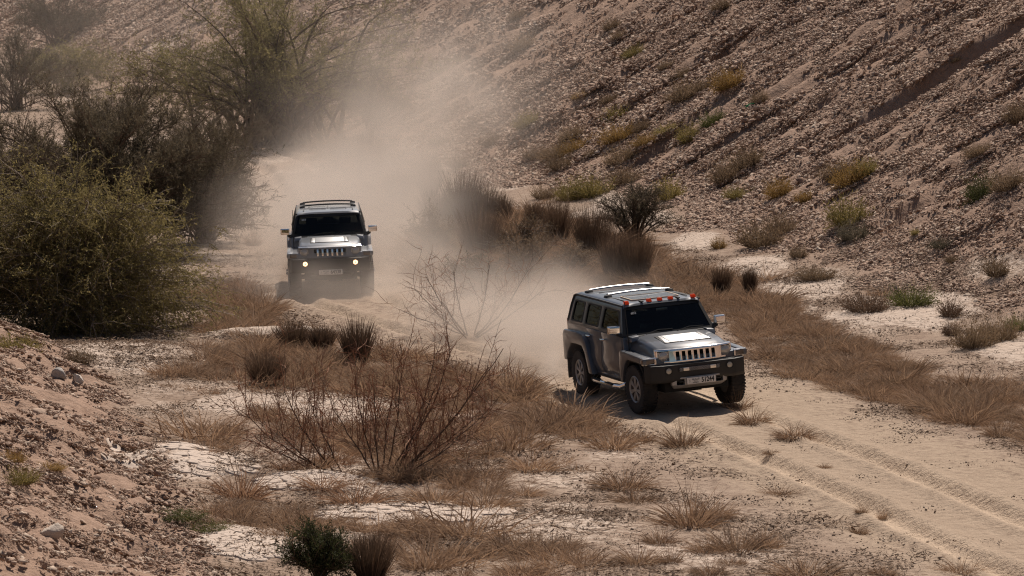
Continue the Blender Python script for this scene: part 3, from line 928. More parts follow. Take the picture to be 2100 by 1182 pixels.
def build_car(name, label, paint, near, plate_no, decal_no, prefix):
    car = empty(name)
    tag(car, label, 'car', 'off-road cars driving down the dry valley')
    P = lambda nm, mb, mat, bev=0.0, par=None, seg=2, sm=35: mb.build(nm, mat, par or car, bev, seg, sm)
    S = (-1, 1)
    # lower tub
    tub = [(-2.13, .60), (-1.95, .56), (-1.90, .72), (-1.72, .91), (-1.12, .91), (-.96, .72), (-.86, .47),
           (.86, .47), (.97, .72), (1.14, .89), (1.70, .89), (1.86, .72), (1.92, .56), (1.97, .56), (1.97, .965),
           (1.3, .99), (.80, 1.02), (.78, 1.235), (-2.12, 1.245)]
    P('body', MB().prism(tub, -.855, .855), paint, .02)
    P('underbody', MB().box((0, 0, .60), (3.95, 1.16, .46)).box((0, 0, .40), (3.2, .8, .12)), CM['under'])

    for x in (-1.42, 1.42):
        ax = MB(); ax.tube([(x, -.75, .41), (x, .75, .41)], .05); ax.box((x, .1, .40), (.24, .3, .22)); P('axle', ax, CM['under'])

    # fender flares
    for s in S:
        fo = [(1.985, .868), (1.985, .985), (1.55, 1.005), (.86, 1.03), (.775, .99), (.765, .75), (.775, .47)]
        fi = [(1.90, .868), (1.82, .885), (1.62, .895), (1.20, .895), (1.06, .82), (.96, .68), (.885, .47)]
        P('front_flare', MB().strip(fo, fi, s * .82, s * .95), paint, .028)
        ro = [(-2.13, .58), (-2.14, 1.05), (-2.06, 1.135), (-1.40, 1.14), (-1.08, 1.12), (-.93, 1.0), (-.74, .66), (-.63, .45)]
        ri = [(-1.96, .58), (-1.90, .74), (-1.72, .915), (-1.42, .925), (-1.13, .915), (-1.0, .80), (-.93, .66), (-.83, .45)]
        P('rear_flare', MB().strip(ro, ri, s * .82, s * .965), paint, .03)
        P('wheel_arch_liner', MB().strip([(1.84, .56), (1.84, .74), (1.66, .885), (1.2, .885), (1.03, .78), (.95, .6)],
                                         [(1.80, .56), (1.80, .72), (1.64, .86), (1.22, .86), (1.06, .76), (.99, .6)], s * .56, s * .90), CM['under'])
        P('mud_flap', MB().box((-1.955, s * .83, .45), (.02, .26, .38)), CM['black'], .006)
    # doors, panel by panel with open seams
    yz = lambda z: .862 + .024 * math.exp(-((z - .74) / .16) ** 2) - .03 * max(0, (.62 - z) / .15)
    zs_ = [.485, .60, .68, .74, .80, .95, 1.235]
    for s in S:
        for nm, x0, x1 in (('front_door', lambda z: -.285, lambda z: .745), ('rear_door', lambda z: -1.03 + max(0, (1.10 - z)) * .62 - (.05 if z > 1.1 else 0), lambda z: -.300)):
            rows = []
            for z in zs_:
                y0, y1 = s * (yz(z) - .02), s * (yz(z) + .008)
                rows.append([(x0(z), y0, z), (x1(z), y0, z), (x1(z), y1, z), (x0(z), y1, z)])
            d = P(nm, MB().loft(rows, True, True), paint, .006, sm=50)
            hx = x0(1.1) + .10
            P('door_handle', MB().tube([(hx - .05, s * .90, 1.115), (hx - .03, s * .918, 1.118), (hx + .09, s * .918, 1.118), (hx + .11, s * .90, 1.115)], .017, 8), CM['chrome'], par=d)
        P('rocker_panel', MB().box((.02, s * .835, .462), (1.5, .05, .045)), CM['black'], .01)
        # side step: bent chrome tube with two black treads
        st = MB().tube([(-.78, s * .84, .42), (-.70, s * .93, .375), (-.45, s * .965, .365), (.45, s * .965, .365), (.70, s * .93, .375), (.78, s * .84, .42)], .038, 10)
        step = P('side_step', st, CM['chrome'])
        for x in (-.40, .28): P('tread_pad', MB().box((x, s * .965, .398), (.40, .075, .016)), CM['black'], .006, par=step)
    # greenhouse sides with window openings
    e = [(-2.12, -2.05), (-1.95, -1.91), (-1.38, -1.38), (-1.22, -1.22), (-.53, -.53), (-.37, -.37), (.60, .33), (.775, .44)]
    zr = [1.24, 1.30, 1.655, 1.73]
    ygh = lambda z: .855 - .14 * max(0, (z - 1.22) / .50) ** 1.15
    xz = lambda i, z: e[i][0] + (e[i][1] - e[i][0]) * (z - 1.24) / .49
    for s in S:
        fn = lambda i, j: (xz(i, zr[j]), s * ygh(zr[j]), zr[j])
        P('cabin_side', MB().holed(e, zr, {(1, 1), (3, 1), (5, 1)}, fn, (0, -s * .035, 0)), paint, .006)
        for i, nm in ((1, 'quarter_window'), (3, 'rear_door_window'), (5, 'front_door_window')):
            q = [(xz(a, z), s * (ygh(z) - .012), z) for a, z in ((i, zr[1]), (i + 1, zr[1]), (i + 1, zr[2]), (i, zr[2]))]
            pane = MB().add(q + [(x, y - s * .005, z) for x, y, z in q], [(0, 1, 2, 3), (7, 6, 5, 4), (0, 4, 5, 1), (1, 5, 6, 2), (2, 6, 7, 3), (3, 7, 4, 0)])
            win = P(nm, pane, CM['shade'], sm=0)
            qo = [Vector((x, y + s * .016, z)) for x, y, z in q]
            ring_o = rounded(offset_poly(qo, .014), .05); ring_i = rounded(offset_poly(qo, -.03), .07)
            k = len(ring_o); dn = Vector((0, -s * .022, 0))
            V = ring_o + ring_i + [p + dn for p in ring_o] + [p + dn for p in ring_i]; F = []
            for a in range(k):
                b = (a + 1) % k
                F += [(a, b, k + b, k + a), (2 * k + a, 3 * k + a, 3 * k + b, 2 * k + b), (a, 2 * k + a, 2 * k + b, b), (k + a, k + b, 3 * k + b, 3 * k + a)]
            P('window_seal', MB().add(V, F), CM['seal'], par=win)
        # black drip rail round the roof edge and down the rear pillar
        g = [(.47, s * .716, 1.735), (-.6, s * .716, 1.748), (-1.92, s * .714, 1.752), (-2.03, s * .718, 1.725), (-2.085, s * .77, 1.55), (-2.125, s * .84, 1.28)]
        P('drip_rail', MB().tube(g, .019, 6), CM['black'])
        P('tail_lamp', MB().box((-2.135, s * .80, 1.15), (.06, .10, .34)), CM['red'], .015)
    # roof
    rows = []
    for x, dz in ((.50, -.045), (.47, -.012), (.38, .0), (0, .014), (-.6, .026), (-1.3, .032), (-1.85, .026), (-2.0, .008), (-2.06, -.04)):
        half = [(0, 1.780), (.25, 1.779), (.45, 1.775), (.58, 1.769), (.66, 1.760), (.70, 1.745), (.714, 1.722)]
        rows.append([(x, -y, z + dz) for y, z in half[::-1]] + [(x, y, z + dz) for y, z in half[1:]])
    rf = MB().loft(rows, False)
    low = [[(x, y, 1.712) for y in (-.70, .70)] for x in (.46, -2.02)]
    rf.loft(low, False)
    roof = P('roof', rf, paint, sm=40)
    for s in S:
        P('roof_channel', MB().box((-.8, s * .555, 1.790), (2.2, .018, .012)), CM['seal'], par=roof)
        for x in (-.62, -1.62):
            foot = MB().hexa([(x - .09, s * .655, 1.750), (x + .09, s * .655, 1.750), (x + .09, s * .52, 1.775), (x - .09, s * .52, 1.775)],
                             [(x - .05, s * .63, 1.828), (x + .05, s * .63, 1.828), (x + .04, s * .52, 1.842), (x - .04, s * .52, 1.842)])
            P('rack_foot', foot, CM['black'], .012, par=roof)
    for x in (-.62, -1.62):
        P('rack_bar', MB().tube([(x, y, 1.832 + .024 * (1 - (y / .6) ** 2)) for y in np.linspace(-.57, .57, 9)], .019, 8), CM['steel' if near else 'black'], par=roof)
    if near:
        sr = [Vector(p) for p in ((.22, -.42, 1.800), (.22, .42, 1.800), (-.38, .42, 1.812), (-.38, -.42, 1.812))]
        pl = rounded(sr, .06); k = len(pl)
        P('sunroof', MB().add(pl + [p - Vector((0, 0, .02)) for p in pl], [tuple(range(k))] + [(a, (a + 1) % k, k + (a + 1) % k, k + a) for a in range(k)]), CM['sunroof'], par=roof)
        ro_, ri_ = rounded(offset_poly(sr, .035), .08), rounded(offset_poly(sr, .004), .06)
        P('sunroof_rim', MB().add([p + Vector((0, 0, .004)) for p in ro_] + [p + Vector((0, 0, .004)) for p in ri_] + [p - Vector((0, 0, .02)) for p in ro_],
                                  [f for a in range(k) for b in [(a + 1) % k] for f in ((a, b, k + b, k + a), (a, 2 * k + a, 2 * k + b, b))]), CM['dustline'], par=roof)
        for x in (-.9, -1.28): P('roof_seam', MB().box((x, 0, 1.808), (.016, 1.02, .010)), CM['seal'], par=roof)
        P('roof_seam', MB().box((-1.08, 0, 1.809), (.36, .014, .010)), CM['seal'], par=roof)
        for y in (-.62, -.20, 0, .20, .62):
            lamp = MB().hexa([(.475, y - .043, 1.76), (.475, y + .043, 1.76), (.37, y + .04, 1.775), (.37, y - .04, 1.775)],
                             [(.45, y - .036, 1.815), (.45, y + .036, 1.815), (.385, y + .034, 1.818), (.385, y - .034, 1.818)])
            P('marker_lamp', lamp, CM['amber'], .008, par=roof)
        for y in (-.34, .34): P('visor_bracket', MB().box((.41, y, 1.786), (.15, .045, .018)), CM['seal'], .005, par=roof)
    else:
        for x0, y0, lx, ly in ((.05, -.23, .012, .36), (.05, .23, .012, .36), (-.25, -.41, .30, .012), (-.1, .41, .30, .012), (-.62, -.25, .012, .4), (-.62, .3, .012, .4), (-.62, 0, 1.1, .012)):
            P('roof_seam', MB().box((x0, y0, 1.803 if abs(y0) < .3 else 1.797), (lx, ly, .010)), CM['seal'], par=roof)
    # windscreen in its black surround, rear glass, cowl
    cs = [-1, -.86, .86, 1]
    zw = [1.245, 1.28, 1.67, 1.73]
    wx = lambda z: .775 + (.44 - .775) * (z - 1.24) / .49
    fnw = lambda i, j: (wx(zw[j]) + .012 + .06 * (1 - cs[i] ** 2), cs[i] * (ygh(zw[j]) - .004), zw[j])
    # the pane bows forward: build surround and pane as lofts over many columns
    cols = [-1, -.965, -.93] + list(np.linspace(-.86, .86, 9)) + [.93, .965, 1]
    pt = lambda c, z, o=0: (wx(z) + .004 + .05 * (1 - c * c) + o, c * (ygh(z) - .002), z)
    fr = MB().holed(cols, zw, {(i, 1) for i in range(2, len(cols) - 3)}, lambda i, j: pt(cols[i], zw[j]), (-.03, 0, -.01))
    wsf = P('windscreen_frame', fr, CM['black'], sm=40)
    gc = cols[2:-2]
    rows = [[pt(c, z, -.012) for c in gc] for z in np.linspace(zw[1] - .005, zw[2] + .005, 4)]
    ws = P('windscreen', MB().loft(rows, False), CM['glass'])
    dm = text_mesh('#' + decal_no, .062)
    do = link('decal', dm, ws, CM['decal'])
    zc, cc = 1.61, -.74
    X = Vector((-.06 * 2 * cc * -1 * 0 - .0, 1, 0)).normalized()
    sl = Vector((wx(1.6) - wx(1.2), 0, .4)).normalized()
    nx = X.cross(sl).normalized()
    M = Matrix((X, sl, nx)).transposed().to_4x4(); M.translation = Vector(pt(cc, zc)) + Vector((.022, 0, 0))
    do.matrix_local = M
    for y in (-.45, .12):
        P('wiper', MB().tube([(wx(1.21) + .075, y, 1.262), (wx(1.30) + .06, y + .25, 1.308), (wx(1.29) + .05, y + .52, 1.298)], .008, 5), CM['seal'])
    P('cowl', MB().box((.80, 0, 1.225), (.16, 1.50, .05)), CM['black'], .01)
    zt = [1.24, 1.30, 1.64, 1.73]; ct = [-1, -.82, .82, 1]
    tx = lambda z: -2.12 + .07 * (z - 1.24) / .49
    P('tailgate_frame', MB().holed(ct, zt, {(1, 1)}, lambda i, j: (tx(zt[j]), ct[i] * ygh(zt[j]), zt[j]), (.03, 0, 0)), paint, .005)
    P('rear_window', MB().loft([[(tx(z) + .012, c * (ygh(z)) * .83, z) for c in (-1, 1)] for z in (1.29, 1.65)], False), CM['shade'], sm=0)
    # interior
    sm_ = MB().box((.56, 0, 1.10), (.34, 1.44, .26))
    P('dashboard', sm_, CM['seat'], .05)
    for y in (-.38, .38):
        seat = MB().box((-.05, y, .86), (.52, .50, .16)).box((-.30, y, 1.14), (.15, .48, .56), Matrix.Rotation(R(-12), 3, 'Y')).box((-.37, y, 1.49), (.09, .26, .17))
        P('seat', seat, CM['seat'], .035)
    P('rear_bench', MB().box((-.95, 0, .86), (.5, 1.3, .16)).box((-1.22, 0, 1.10), (.14, 1.3, .5)), CM['seat'], .03)
    sw = MB(); c0 = Vector((.34, .38, 1.17)); rot = Matrix.Rotation(R(-25), 3, 'Y')
    sw.tube([c0 + rot @ Vector((0, .18 * math.cos(a), .18 * math.sin(a))) for a in np.linspace(0, 2 * math.pi, 22)], .014, 6, False)
    sw.tube([c0 + rot @ Vector((0, -.17, 0)), c0 + rot @ Vector((0, .17, 0))], .015, 5)
    P('steering_wheel', sw, CM['seat'])
    P('rear_view_mirror', MB().box((.50, 0, 1.62), (.03, .22, .06)), CM['bowl' if near else 'seat'], .015)
    # bonnet with its dome and slatted vent
    rows = []
    for x, zc_, ze, yd, ye, yf, zf in ((.83, 1.258, 1.238, .47, .66, .745, 1.035), (1.1, 1.245, 1.225, .47, .66, .73, 1.022), (1.5, 1.205, 1.185, .46, .655, .715, 1.0),
                                       (1.8, 1.162, 1.128, .45, .645, .705, .985), (1.92, 1.122, 1.083, .44, .64, .70, .975), (1.985, 1.072, 1.060, .40, .635, .70, .97)):
        half = [(0, zc_), (yd, zc_ - .003), (yd + .03, zc_ - .016), (ye - .05, ze), (ye, ze - .022), (ye + .025, ze - .055), (yf, zf), (yf, .90)]
        cv = lambda y: .125 * max(0, (x - 1.3) / .685) ** 2 * (abs(y) / .7) ** 3.8
        rows.append([(x - cv(y), -y, z) for y, z in half[::-1]] + [(x - cv(y), y, z) for y, z in half[1:]])
    P('bonnet', MB().loft(rows, True), paint, sm=48)
    tl = math.atan2(.064, .5)
    rot = Matrix.Rotation(tl, 3, 'Y')
    V0 = Vector((1.45, 0, 1.2055))
    vent = P('bonnet_vent', MB().box(V0 + rot @ Vector((0, 0, .004)), (.50, .86, .012), rot), CM['seal'], .004)
    for s in S:
        P('vent_border', MB().hexa(*[[V0 + rot @ Vector((x, s * y, z)) for x, y in ((-.235, .325), (.235, .325), (.235, .41), (-.235, .38))] for z in (.008, .016)]), CM['steel'], .002, par=vent)
    for k in range(8):
        x = -.206 + k * .059
        P('vent_slat', MB().box(V0 + rot @ Vector((x, 0, .014)), (.053, .635, .008), rot @ Matrix.Rotation(R(3.0), 3, 'Y')), CM['steel'], .001, par=vent)
    for s in S:
        P('cowl_scoop', MB().hexa([(.80, s * .60, 1.20), (1.02, s * .62, 1.20), (1.02, s * .78, 1.16), (.80, s * .80, 1.16)],
                                  [(.82, s * .61, 1.272), (.97, s * .63, 1.262), (.97, s * .765, 1.243), (.82, s * .78, 1.25)]), paint, .015)
    # front: grille shell with seven slots, round lamps in square recesses
    shell = CM['chrome'] if near else paint
    sp, sw_, = .108, .062
    xs = [-.70, -.655, -.475]
    for k in range(7): c = (k - 3) * sp; xs += [c - sw_ / 2, c + sw_ / 2]
    xs += [.475, .655, .70]
    zg = [.862, .905, .93, 1.055, 1.075, 1.098]
    skip = set()
    for i in range(len(xs) - 1):
        slot = 3 <= i <= 15 and (i - 3) % 2 == 0
        if i in (1, 17): skip |= {(i, 1), (i, 2), (i, 3)}
        elif slot: skip |= {(i, 1), (i, 2)} if True else set()
    fx = lambda y, z: 2.035 - .125 * (abs(y) / .7) ** 3.8 - .10 * (z - .862)
    gs = MB().holed(xs, zg, skip, lambda i, j: (fx(xs[i], zg[j]), xs[i], zg[j]), (-.05, 0, 0))
    grille = P('grille', gs, shell, .008, sm=40)
    if not near:
        for k in range(6):
            y = (k - 2.5) * sp
            P('grille_bar', MB().box((fx(y, .97) + .006, y, .98), (.02, .042, .15), Matrix.Rotation(R(-5), 3, 'Y')), CM['chrome'], .006, par=grille)
    P('grille_backing', MB().box((1.885, 0, .975), (.03, 1.36, .21)), CM['under'], par=grille)
    if near:
        P('grille_lip', MB().loft([[(fx(y, 1.098) - .075, y, 1.112)] + [(fx(y, 1.098) - .032 + .034 * math.sin(a), y, 1.078 + .032 * math.cos(a)) for a in np.linspace(.1, 1.6, 7)] + [(fx(y, 1.098) - .06, y, 1.075)] for y in np.linspace(-.69, .69, 23)], True, True), CM['chrome'], 0, par=grille, sm=60)
    else:                                              # heavier chrome lip, canted corner facets added to mirror the sun as a glint
        lx = lambda y: 2.013 - (.03 * (abs(y) / .46) ** 2 if abs(y) < .46 else .03 + .522 * (abs(y) - .46))
        P('grille_lip', MB().loft([[(lx(y) - a, y, z) for a, z in ((.115, 1.120), (.078, 1.117), (.030, 1.0935), (.018, 1.084), (.0, 1.065), (.07, 1.065))] for y in [-.69, -.62, -.54, -.46, -.3, -.15, 0, .15, .3, .46, .54, .62, .69]], True, True), CM['chrome'], 0, par=grille, sm=12)
    for s in S:
        c = (fx(.565, .98) - .004, s * .565, .982)
        hl = P('headlight', MB().lathe([(.0, -.055), (.045, -.05), (.072, -.02), (.080, 0), (.088, .004), (.088, -.03), (.0, -.07)], c, 'x', 24), CM['bowl'])
        P('lens', MB().lathe([(.0, .026), (.03, .024), (.065, .014), (.084, .002), (.0, -.006)], c, 'x', 20), CM['lens'], par=hl)
        P('lamp_recess', MB().box((c[0] - .022, c[1], .98), (.02, .19, .165)), CM['lampbox'], par=hl)
        # corner lamp in its bezel
        cn = [(.715, .868), (.945, .872), (.945, .985), (.715, .985)]
        bez = MB().holed([0, 1, 2, 3], [0, 1, 2, 3], {(1, 1)},
                         lambda i, j: (2.0 - .05 * (i / 3) - (.02 if j == 3 else 0), s * [.712, .745, .885, .948][i], [.866, .885, .968, .988][j]), (-.05, 0, 0))
        bz = P('corner_lamp_bezel', bez, shell, .008, sm=40)
        cl = P('corner_lamp', MB().box((1.972, s * .815, .927), (.03, .15, .09)), CM['smoke'], .008)
        P('reflector', MB().lathe([(0, .018), (.03, .017), (.033, .005), (0, .0)], (1.965, s * .80, .93), 'x', 14), CM['lens'], par=cl)
        P('side_marker', MB().box((1.93, s * .952, .93), (.08, .012, .07)), CM['smoke'], .004)
    # bumper
    bp = [(-.90, 1.88), (-.86, 2.06), (-.66, 2.16), (.66, 2.16), (.86, 2.06), (.90, 1.88)]
    rows = [[(x - (.03 if z < .6 else 0), y, z) for y, x in bp] + [(1.80, .88, z), (1.80, -.88, z)] for z in (.55, .60, .80, .855)]
    bumper = P('bumper', MB().loft(rows, True, True), CM['black'], .02)
    P('bumper_shelf', MB().box((2.0, 0, .857), (.22, 1.36, .012)), CM['black'], par=bumper)
    for s in S:
        fc = (2.150, s * .555, .755)
        P('fog_lamp_ring', MB().lathe([(.050, .0), (.068, .0), (.070, .022), (.056, .026), (.050, .01)], fc, 'x', 24), CM['seal'], par=bumper)
        fl = P('fog_lamp', MB().lathe([(0, .022), (.03, .02), (.053, .010), (.055, 0), (0, 0)], fc, 'x', 22), CM['fog'] if near else CM['fog_lit'])
        if not near:
            P('lamp_hood', MB().lathe([(0, .030), (.014, .029), (.016, .016), (0, .016)], fc, 'x', 12), CM['seal'], par=fl)
    # lower silver skid panel with tow openings
    xs2 = [-.50, -.42, -.285, .285, .42, .50]; z2 = [.43, .50, .60, .63]
    sk = MB().holed(xs2, z2, {(1, 1), (3, 1)}, lambda i, j: (2.185 - .06 * (abs(xs2[i]) / .50) ** 3 - (.09 if j == 0 else 0), xs2[i] * (.86 if j == 0 else 1), z2[j]), (-.08, 0, .0))
    skid = P('skid_panel', sk, CM['silver'] if near else CM['black'], .012)
    P('skid_lower', MB().hexa([(2.08, -.40, .46), (2.08, .40, .46), (1.6, .40, .42), (1.6, -.40, .42)], [(2.06, -.40, .50), (2.06, .40, .50), (1.6, .40, .5), (1.6, -.40, .5)]), CM['black'], .01, par=skid)
    for s in S:
        P('tow_hook', MB().tube([(2.05, s * .37, .55), (2.16, s * .37, .555), (2.16, s * .30, .555), (2.05, s * .30, .55)], .012, 6), CM['black'], par=skid)
    pb = P('number_plate', MB().box((2.215, 0, .56), (.012, .52, .112)), CM['white'], .004)
    def put(txt, size, y, z, nm='lettering', sx=1.0, bold=.0):
        o = link(nm, text_mesh(txt, size, bold), pb, CM['ink'])
        M = Matrix(((0, 0, 1, 2.2225), (sx, 0, 0, y), (0, 1, 0, z), (0, 0, 0, 1)))
        o.matrix_local = M
    put(plate_no, .116, .115, .560, 'digits', .80, .0035)
    put('\ufe94\ufed7\ufead\ufe8e\ufeb8\ufedf\ufe8d', .046, -.105, .582, 'script')
    put('U.A.E', .026, -.105, .548, 'small_print'); put('SHARJAH', .026, -.105, .526, 'small_print')
    put(prefix, .055, -.215, .556, 'prefix', .8)
    if near:                                           # honeycomb light bar above the plate
        bar = P('light_bar', MB().box((2.168, 0, .765), (.014, .76, .068)), CM['seal'], .006)
        hx = MB()
        for j in range(4):
            for i in range(27):
                y, z = -.355 + i * .0268 + (.0134 if j % 2 else 0), .741 + j * .016
                if abs(abs(y) - .245) < .062 or abs(y) > .365: continue
                ring = [(2.177, y + .0135 * math.cos(a), z + .0095 * math.sin(a)) for a in [math.pi / 3 * k + math.pi / 6 for k in range(6)]]
                rin = [(2.179, y + .0088 * math.cos(a), z + .0058 * math.sin(a)) for a in [math.pi / 3 * k + math.pi / 6 for k in range(6)]]
                hx.add(ring + rin, [(k, (k + 1) % 6, 6 + (k + 1) % 6, 6 + k) for k in range(6)])
        hm = hx.build('honeycomb_mesh', CM['silver'], bar, smooth=0)
        hm['kind'] = 'stuff'
        for y in (-.245, .245):
            dl = P('work_lamp', MB().box((2.178, y, .765), (.012, .105, .058)), CM['bowl'], .004, par=bar)
    # mirrors, antenna
    for s in S:
        arm = P('mirror', MB().hexa([(.58, s * .84, 1.22), (.78, s * .84, 1.22), (.74, s * .84, 1.30), (.58, s * .84, 1.31)], [(.66, s * .94, 1.26), (.74, s * .94, 1.26), (.73, s * .94, 1.31), (.66, s * .94, 1.31)]), CM['black'], .01)
        cap = MB().hexa([(.66, s * .885, 1.295), (.78, s * .89, 1.30), (.78, s * .89, 1.435), (.66, s * .885, 1.44)], [(.64, s * 1.09, 1.30), (.73, s * 1.08, 1.305), (.73, s * 1.08, 1.435), (.64, s * 1.09, 1.44)])
        P('mirror_cap', cap, CM['chrome'], .022, par=arm, seg=3)
        P('mirror_glass', MB().box((.642, s * .985, 1.368), (.006, .18, .11)), CM['bowl'], par=arm)
    P('antenna', MB().tube([(.93, -.80, 1.02), (.88, -.80, 1.45), (.83, -.80, 1.86)], [.011, .008, .006], 5), CM['seal'])
    # rear bumper and spare wheel
    P('rear_bumper', MB().box((-2.19, 0, .64), (.16, 1.74, .18)), CM['black'], .03)
    # wheels
    w0 = make_wheel()
    k = 0
    for x in (1.42, -1.42):
        for s in S:
            w = w0 if k == 0 else copy_tree(w0)
            w.parent = car
            w.location = (x, s * .805, .405)
            w.rotation_euler = (0, R(17 + 31 * k), (math.pi if s < 0 else 0) + (R(3) if x > 0 else 0))
            k += 1
    sp_ = copy_tree(w0); sp_.name = 'spare_wheel'; sp_.parent = car
    sp_.location = (-2.32, 0, 1.0); sp_.rotation_euler = (0, 0, R(90))
    return car


paint_near = car_paint('slate_grey_paint', (0.052, 0.070, 0.096), 0.2)
paint_far = car_paint('dusty_silver_paint', (0.17, 0.195, 0.23), 0.32, (1.0, 0.03))
car_a = build_car('suv', 'slate grey boxy off-road car with five amber roof lamps, driving in the lead', paint_near, True, '51244', '02', '3')
car_b = build_car('suv', 'silver grey boxy off-road car with lit fog lamps, following in the dust', paint_far, False, '64338', '03', '2')


def place_car(o, x, y, z, yaw, pitch, roll):
    M = Matrix.Rotation(R(yaw), 4, 'Z') @ Matrix.Rotation(R(pitch), 4, 'Y') @ Matrix.Rotation(R(roll), 4, 'X')
    M.translation = Vector((x, y, z)); o.matrix_world = M


place_car(car_a, 2.56, 63.73, 0.0, -71.7, -0.9, 3.9)
place_car(car_b, -4.11, 82.68, 0.02, -86.8, -0.2, 2.1)

# ---------------------------------------------------------------- plants
def veg_mat(name, a, b, trans=.3, rough=.8, grey=None):
    m, n, l, p = new_mat(name)
    at = n.new('ShaderNodeAttribute'); at.attribute_name = 'tint'
    mx = n.new('ShaderNodeMix'); mx.data_type = 'RGBA'; mx.inputs[6].default_value = (*a, 1); mx.inputs[7].default_value = (*b, 1)
    oi = n.new('ShaderNodeObjectInfo'); ma = n.new('ShaderNodeMath'); ma.operation = 'MULTIPLY_ADD'; ma.use_clamp = True
    l.new(oi.outputs['Random'], ma.inputs[0]); ma.inputs[1].default_value = .5; sb = n.new('ShaderNodeMath'); sb.operation = 'SUBTRACT'; sb.inputs[1].default_value = .25
    l.new(at.outputs['Fac'], sb.inputs[0]); l.new(sb.outputs[0], ma.inputs[2])
    l.new(ma.outputs[0], mx.inputs[0]); l.new(mx.outputs[2], p.inputs['Base Color'])
    p.inputs['Roughness'].default_value = rough; p.inputs['Specular IOR Level'].default_value = .25
    if grey is not None:
        g = n.new('ShaderNodeNewGeometry'); nz_ = n.new('ShaderNodeTexNoise'); nz_.inputs['Scale'].default_value = .8; nz_.inputs['Detail'].default_value = 3
        l.new(g.outputs['Position'], nz_.inputs['Vector']); r_ = n.new('ShaderNodeMapRange'); r_.inputs[1].default_value = .42; r_.inputs[2].default_value = .66; r_.inputs[4].default_value = .5
        l.new(nz_.outputs['Fac'], r_.inputs[0]); m2 = n.new('ShaderNodeMix'); m2.data_type = 'RGBA'; m2.inputs[7].default_value = (*grey, 1)
        l.new(r_.outputs[0], m2.inputs[0]); l.new(mx.outputs[2], m2.inputs[6]); l.new(m2.outputs[2], p.inputs['Base Color']); mx = m2
    if trans > 0:
        t = n.new('ShaderNodeBsdfTranslucent'); l.new(mx.outputs[2], t.inputs[0])
        ms = n.new('ShaderNodeMixShader'); ms.inputs[0].default_value = trans
        l.new(p.outputs[0], ms.inputs[1]); l.new(t.outputs[0], ms.inputs[2]); l.new(ms.outputs[0], n['Material Output'].inputs[0])
    return m


class Plant:
    """numpy collector of tubes, ribbons and leaves"""
    def __init__(s): s.V, s.Q, s.T, s.n = [], [], [], 0

    def put(s, V, Q, t):
        s.V.append(V); s.Q.append(Q + s.n); s.T.append(t); s.n += len(V)

    def tubes(s, P, r0, r1, sides=3, tint=None, rg=None):
        n, k, _ = P.shape
        tg = nrm(np.gradient(P, axis=1)); ref = nrm(np.random.default_rng(n).normal(size=(n, 1, 3)))
        u = nrm(np.cross(tg, ref)); w = np.cross(tg, u)
        r = np.asarray(r0).reshape(-1, 1) * (1 - np.linspace(0, 1, k)) + np.asarray(r1).reshape(-1, 1) * np.linspace(0, 1, k)
        ang = 2 * math.pi * np.arange(sides) / sides
        ring = P[:, :, None] + r[..., None, None] * (np.cos(ang)[:, None] * u[:, :, None] + np.sin(ang)[:, None] * w[:, :, None])
        V = ring.reshape(-1, 3)
        i = np.arange(n)[:, None, None] * k * sides; j = np.arange(k - 1)[None, :, None] * sides; a = np.arange(sides)[None, None, :]; b = (a + 1) % sides
        Q = np.stack([i + j + a, i + j + b, i + j + sides + b, i + j + sides + a], -1).reshape(-1, 4)
        t = np.repeat(np.broadcast_to(.5 if tint is None else tint, n), k * sides)
        s.put(V, Q, t); return s

    def ribbons(s, P, w, tint, rg, tip=.15):
        n, k, _ = P.shape
        tg = nrm(np.gradient(P, axis=1)); u = nrm(np.cross(tg, nrm(rg.normal(size=(n, 1, 3)))))
        hw = .5 * np.asarray(w).reshape(-1, 1) * (1 - (1 - tip) * np.linspace(0, 1, k) ** 1.5)
        V = np.stack([P - u * hw[..., None], P + u * hw[..., None]], 2).reshape(-1, 3)
        i = np.arange(n)[:, None] * k * 2; j = np.arange(k - 1)[None, :] * 2
        Q = np.stack([i + j, i + j + 1, i + j + 3, i + j + 2], -1).reshape(-1, 4)
        s.put(V, Q, np.repeat(np.broadcast_to(tint, n), k * 2)); return s

    def leaves(s, C, d, ln, wd, tint, rg):
        n = len(C); d = nrm(d); u = nrm(np.cross(d, rg.normal(size=(n, 3))))
        ln = np.broadcast_to(ln, n)[:, None]; wd = np.broadcast_to(wd, n)[:, None]
        V = np.stack([C, C + d * ln * .5 + u * wd * .5, C + d * ln, C + d * ln * .5 - u * wd * .5], 1).reshape(-1, 3)
        s.put(V, np.arange(n * 4).reshape(-1, 4), np.repeat(np.broadcast_to(tint, n), 4)); return s

    def mesh(s, name, smooth=False):
        return np_mesh(name, np.concatenate(s.V), np.concatenate(s.Q), None, np.concatenate(s.T), smooth)


def grow(S, d, L, k, wob, trop, rg):
    """polylines from S along d; trop = pull (vector) per step"""
    n = len(S); P = [S]; d = nrm(d); L = np.broadcast_to(L, n)[:, None]
    for _ in range(k):
        d = nrm(d + wob * rg.normal(size=(n, 3)) + np.asarray(trop)); P.append(P[-1] + d * L / k)
    return np.stack(P, 1)


def along(P, m, t0, t1, rg):
    """m points on each polyline between t0 and t1 -> points, tangents, parent index"""
    n, k, _ = P.shape
    i = np.repeat(np.arange(n), m); t = rg.uniform(t0, t1, n * m) * (k - 1); a = np.clip(t.astype(int), 0, k - 2); f = (t - a)[:, None]
    A, B = P[i, a], P[i, a + 1]
    return A + (B - A) * f, nrm(B - A), i


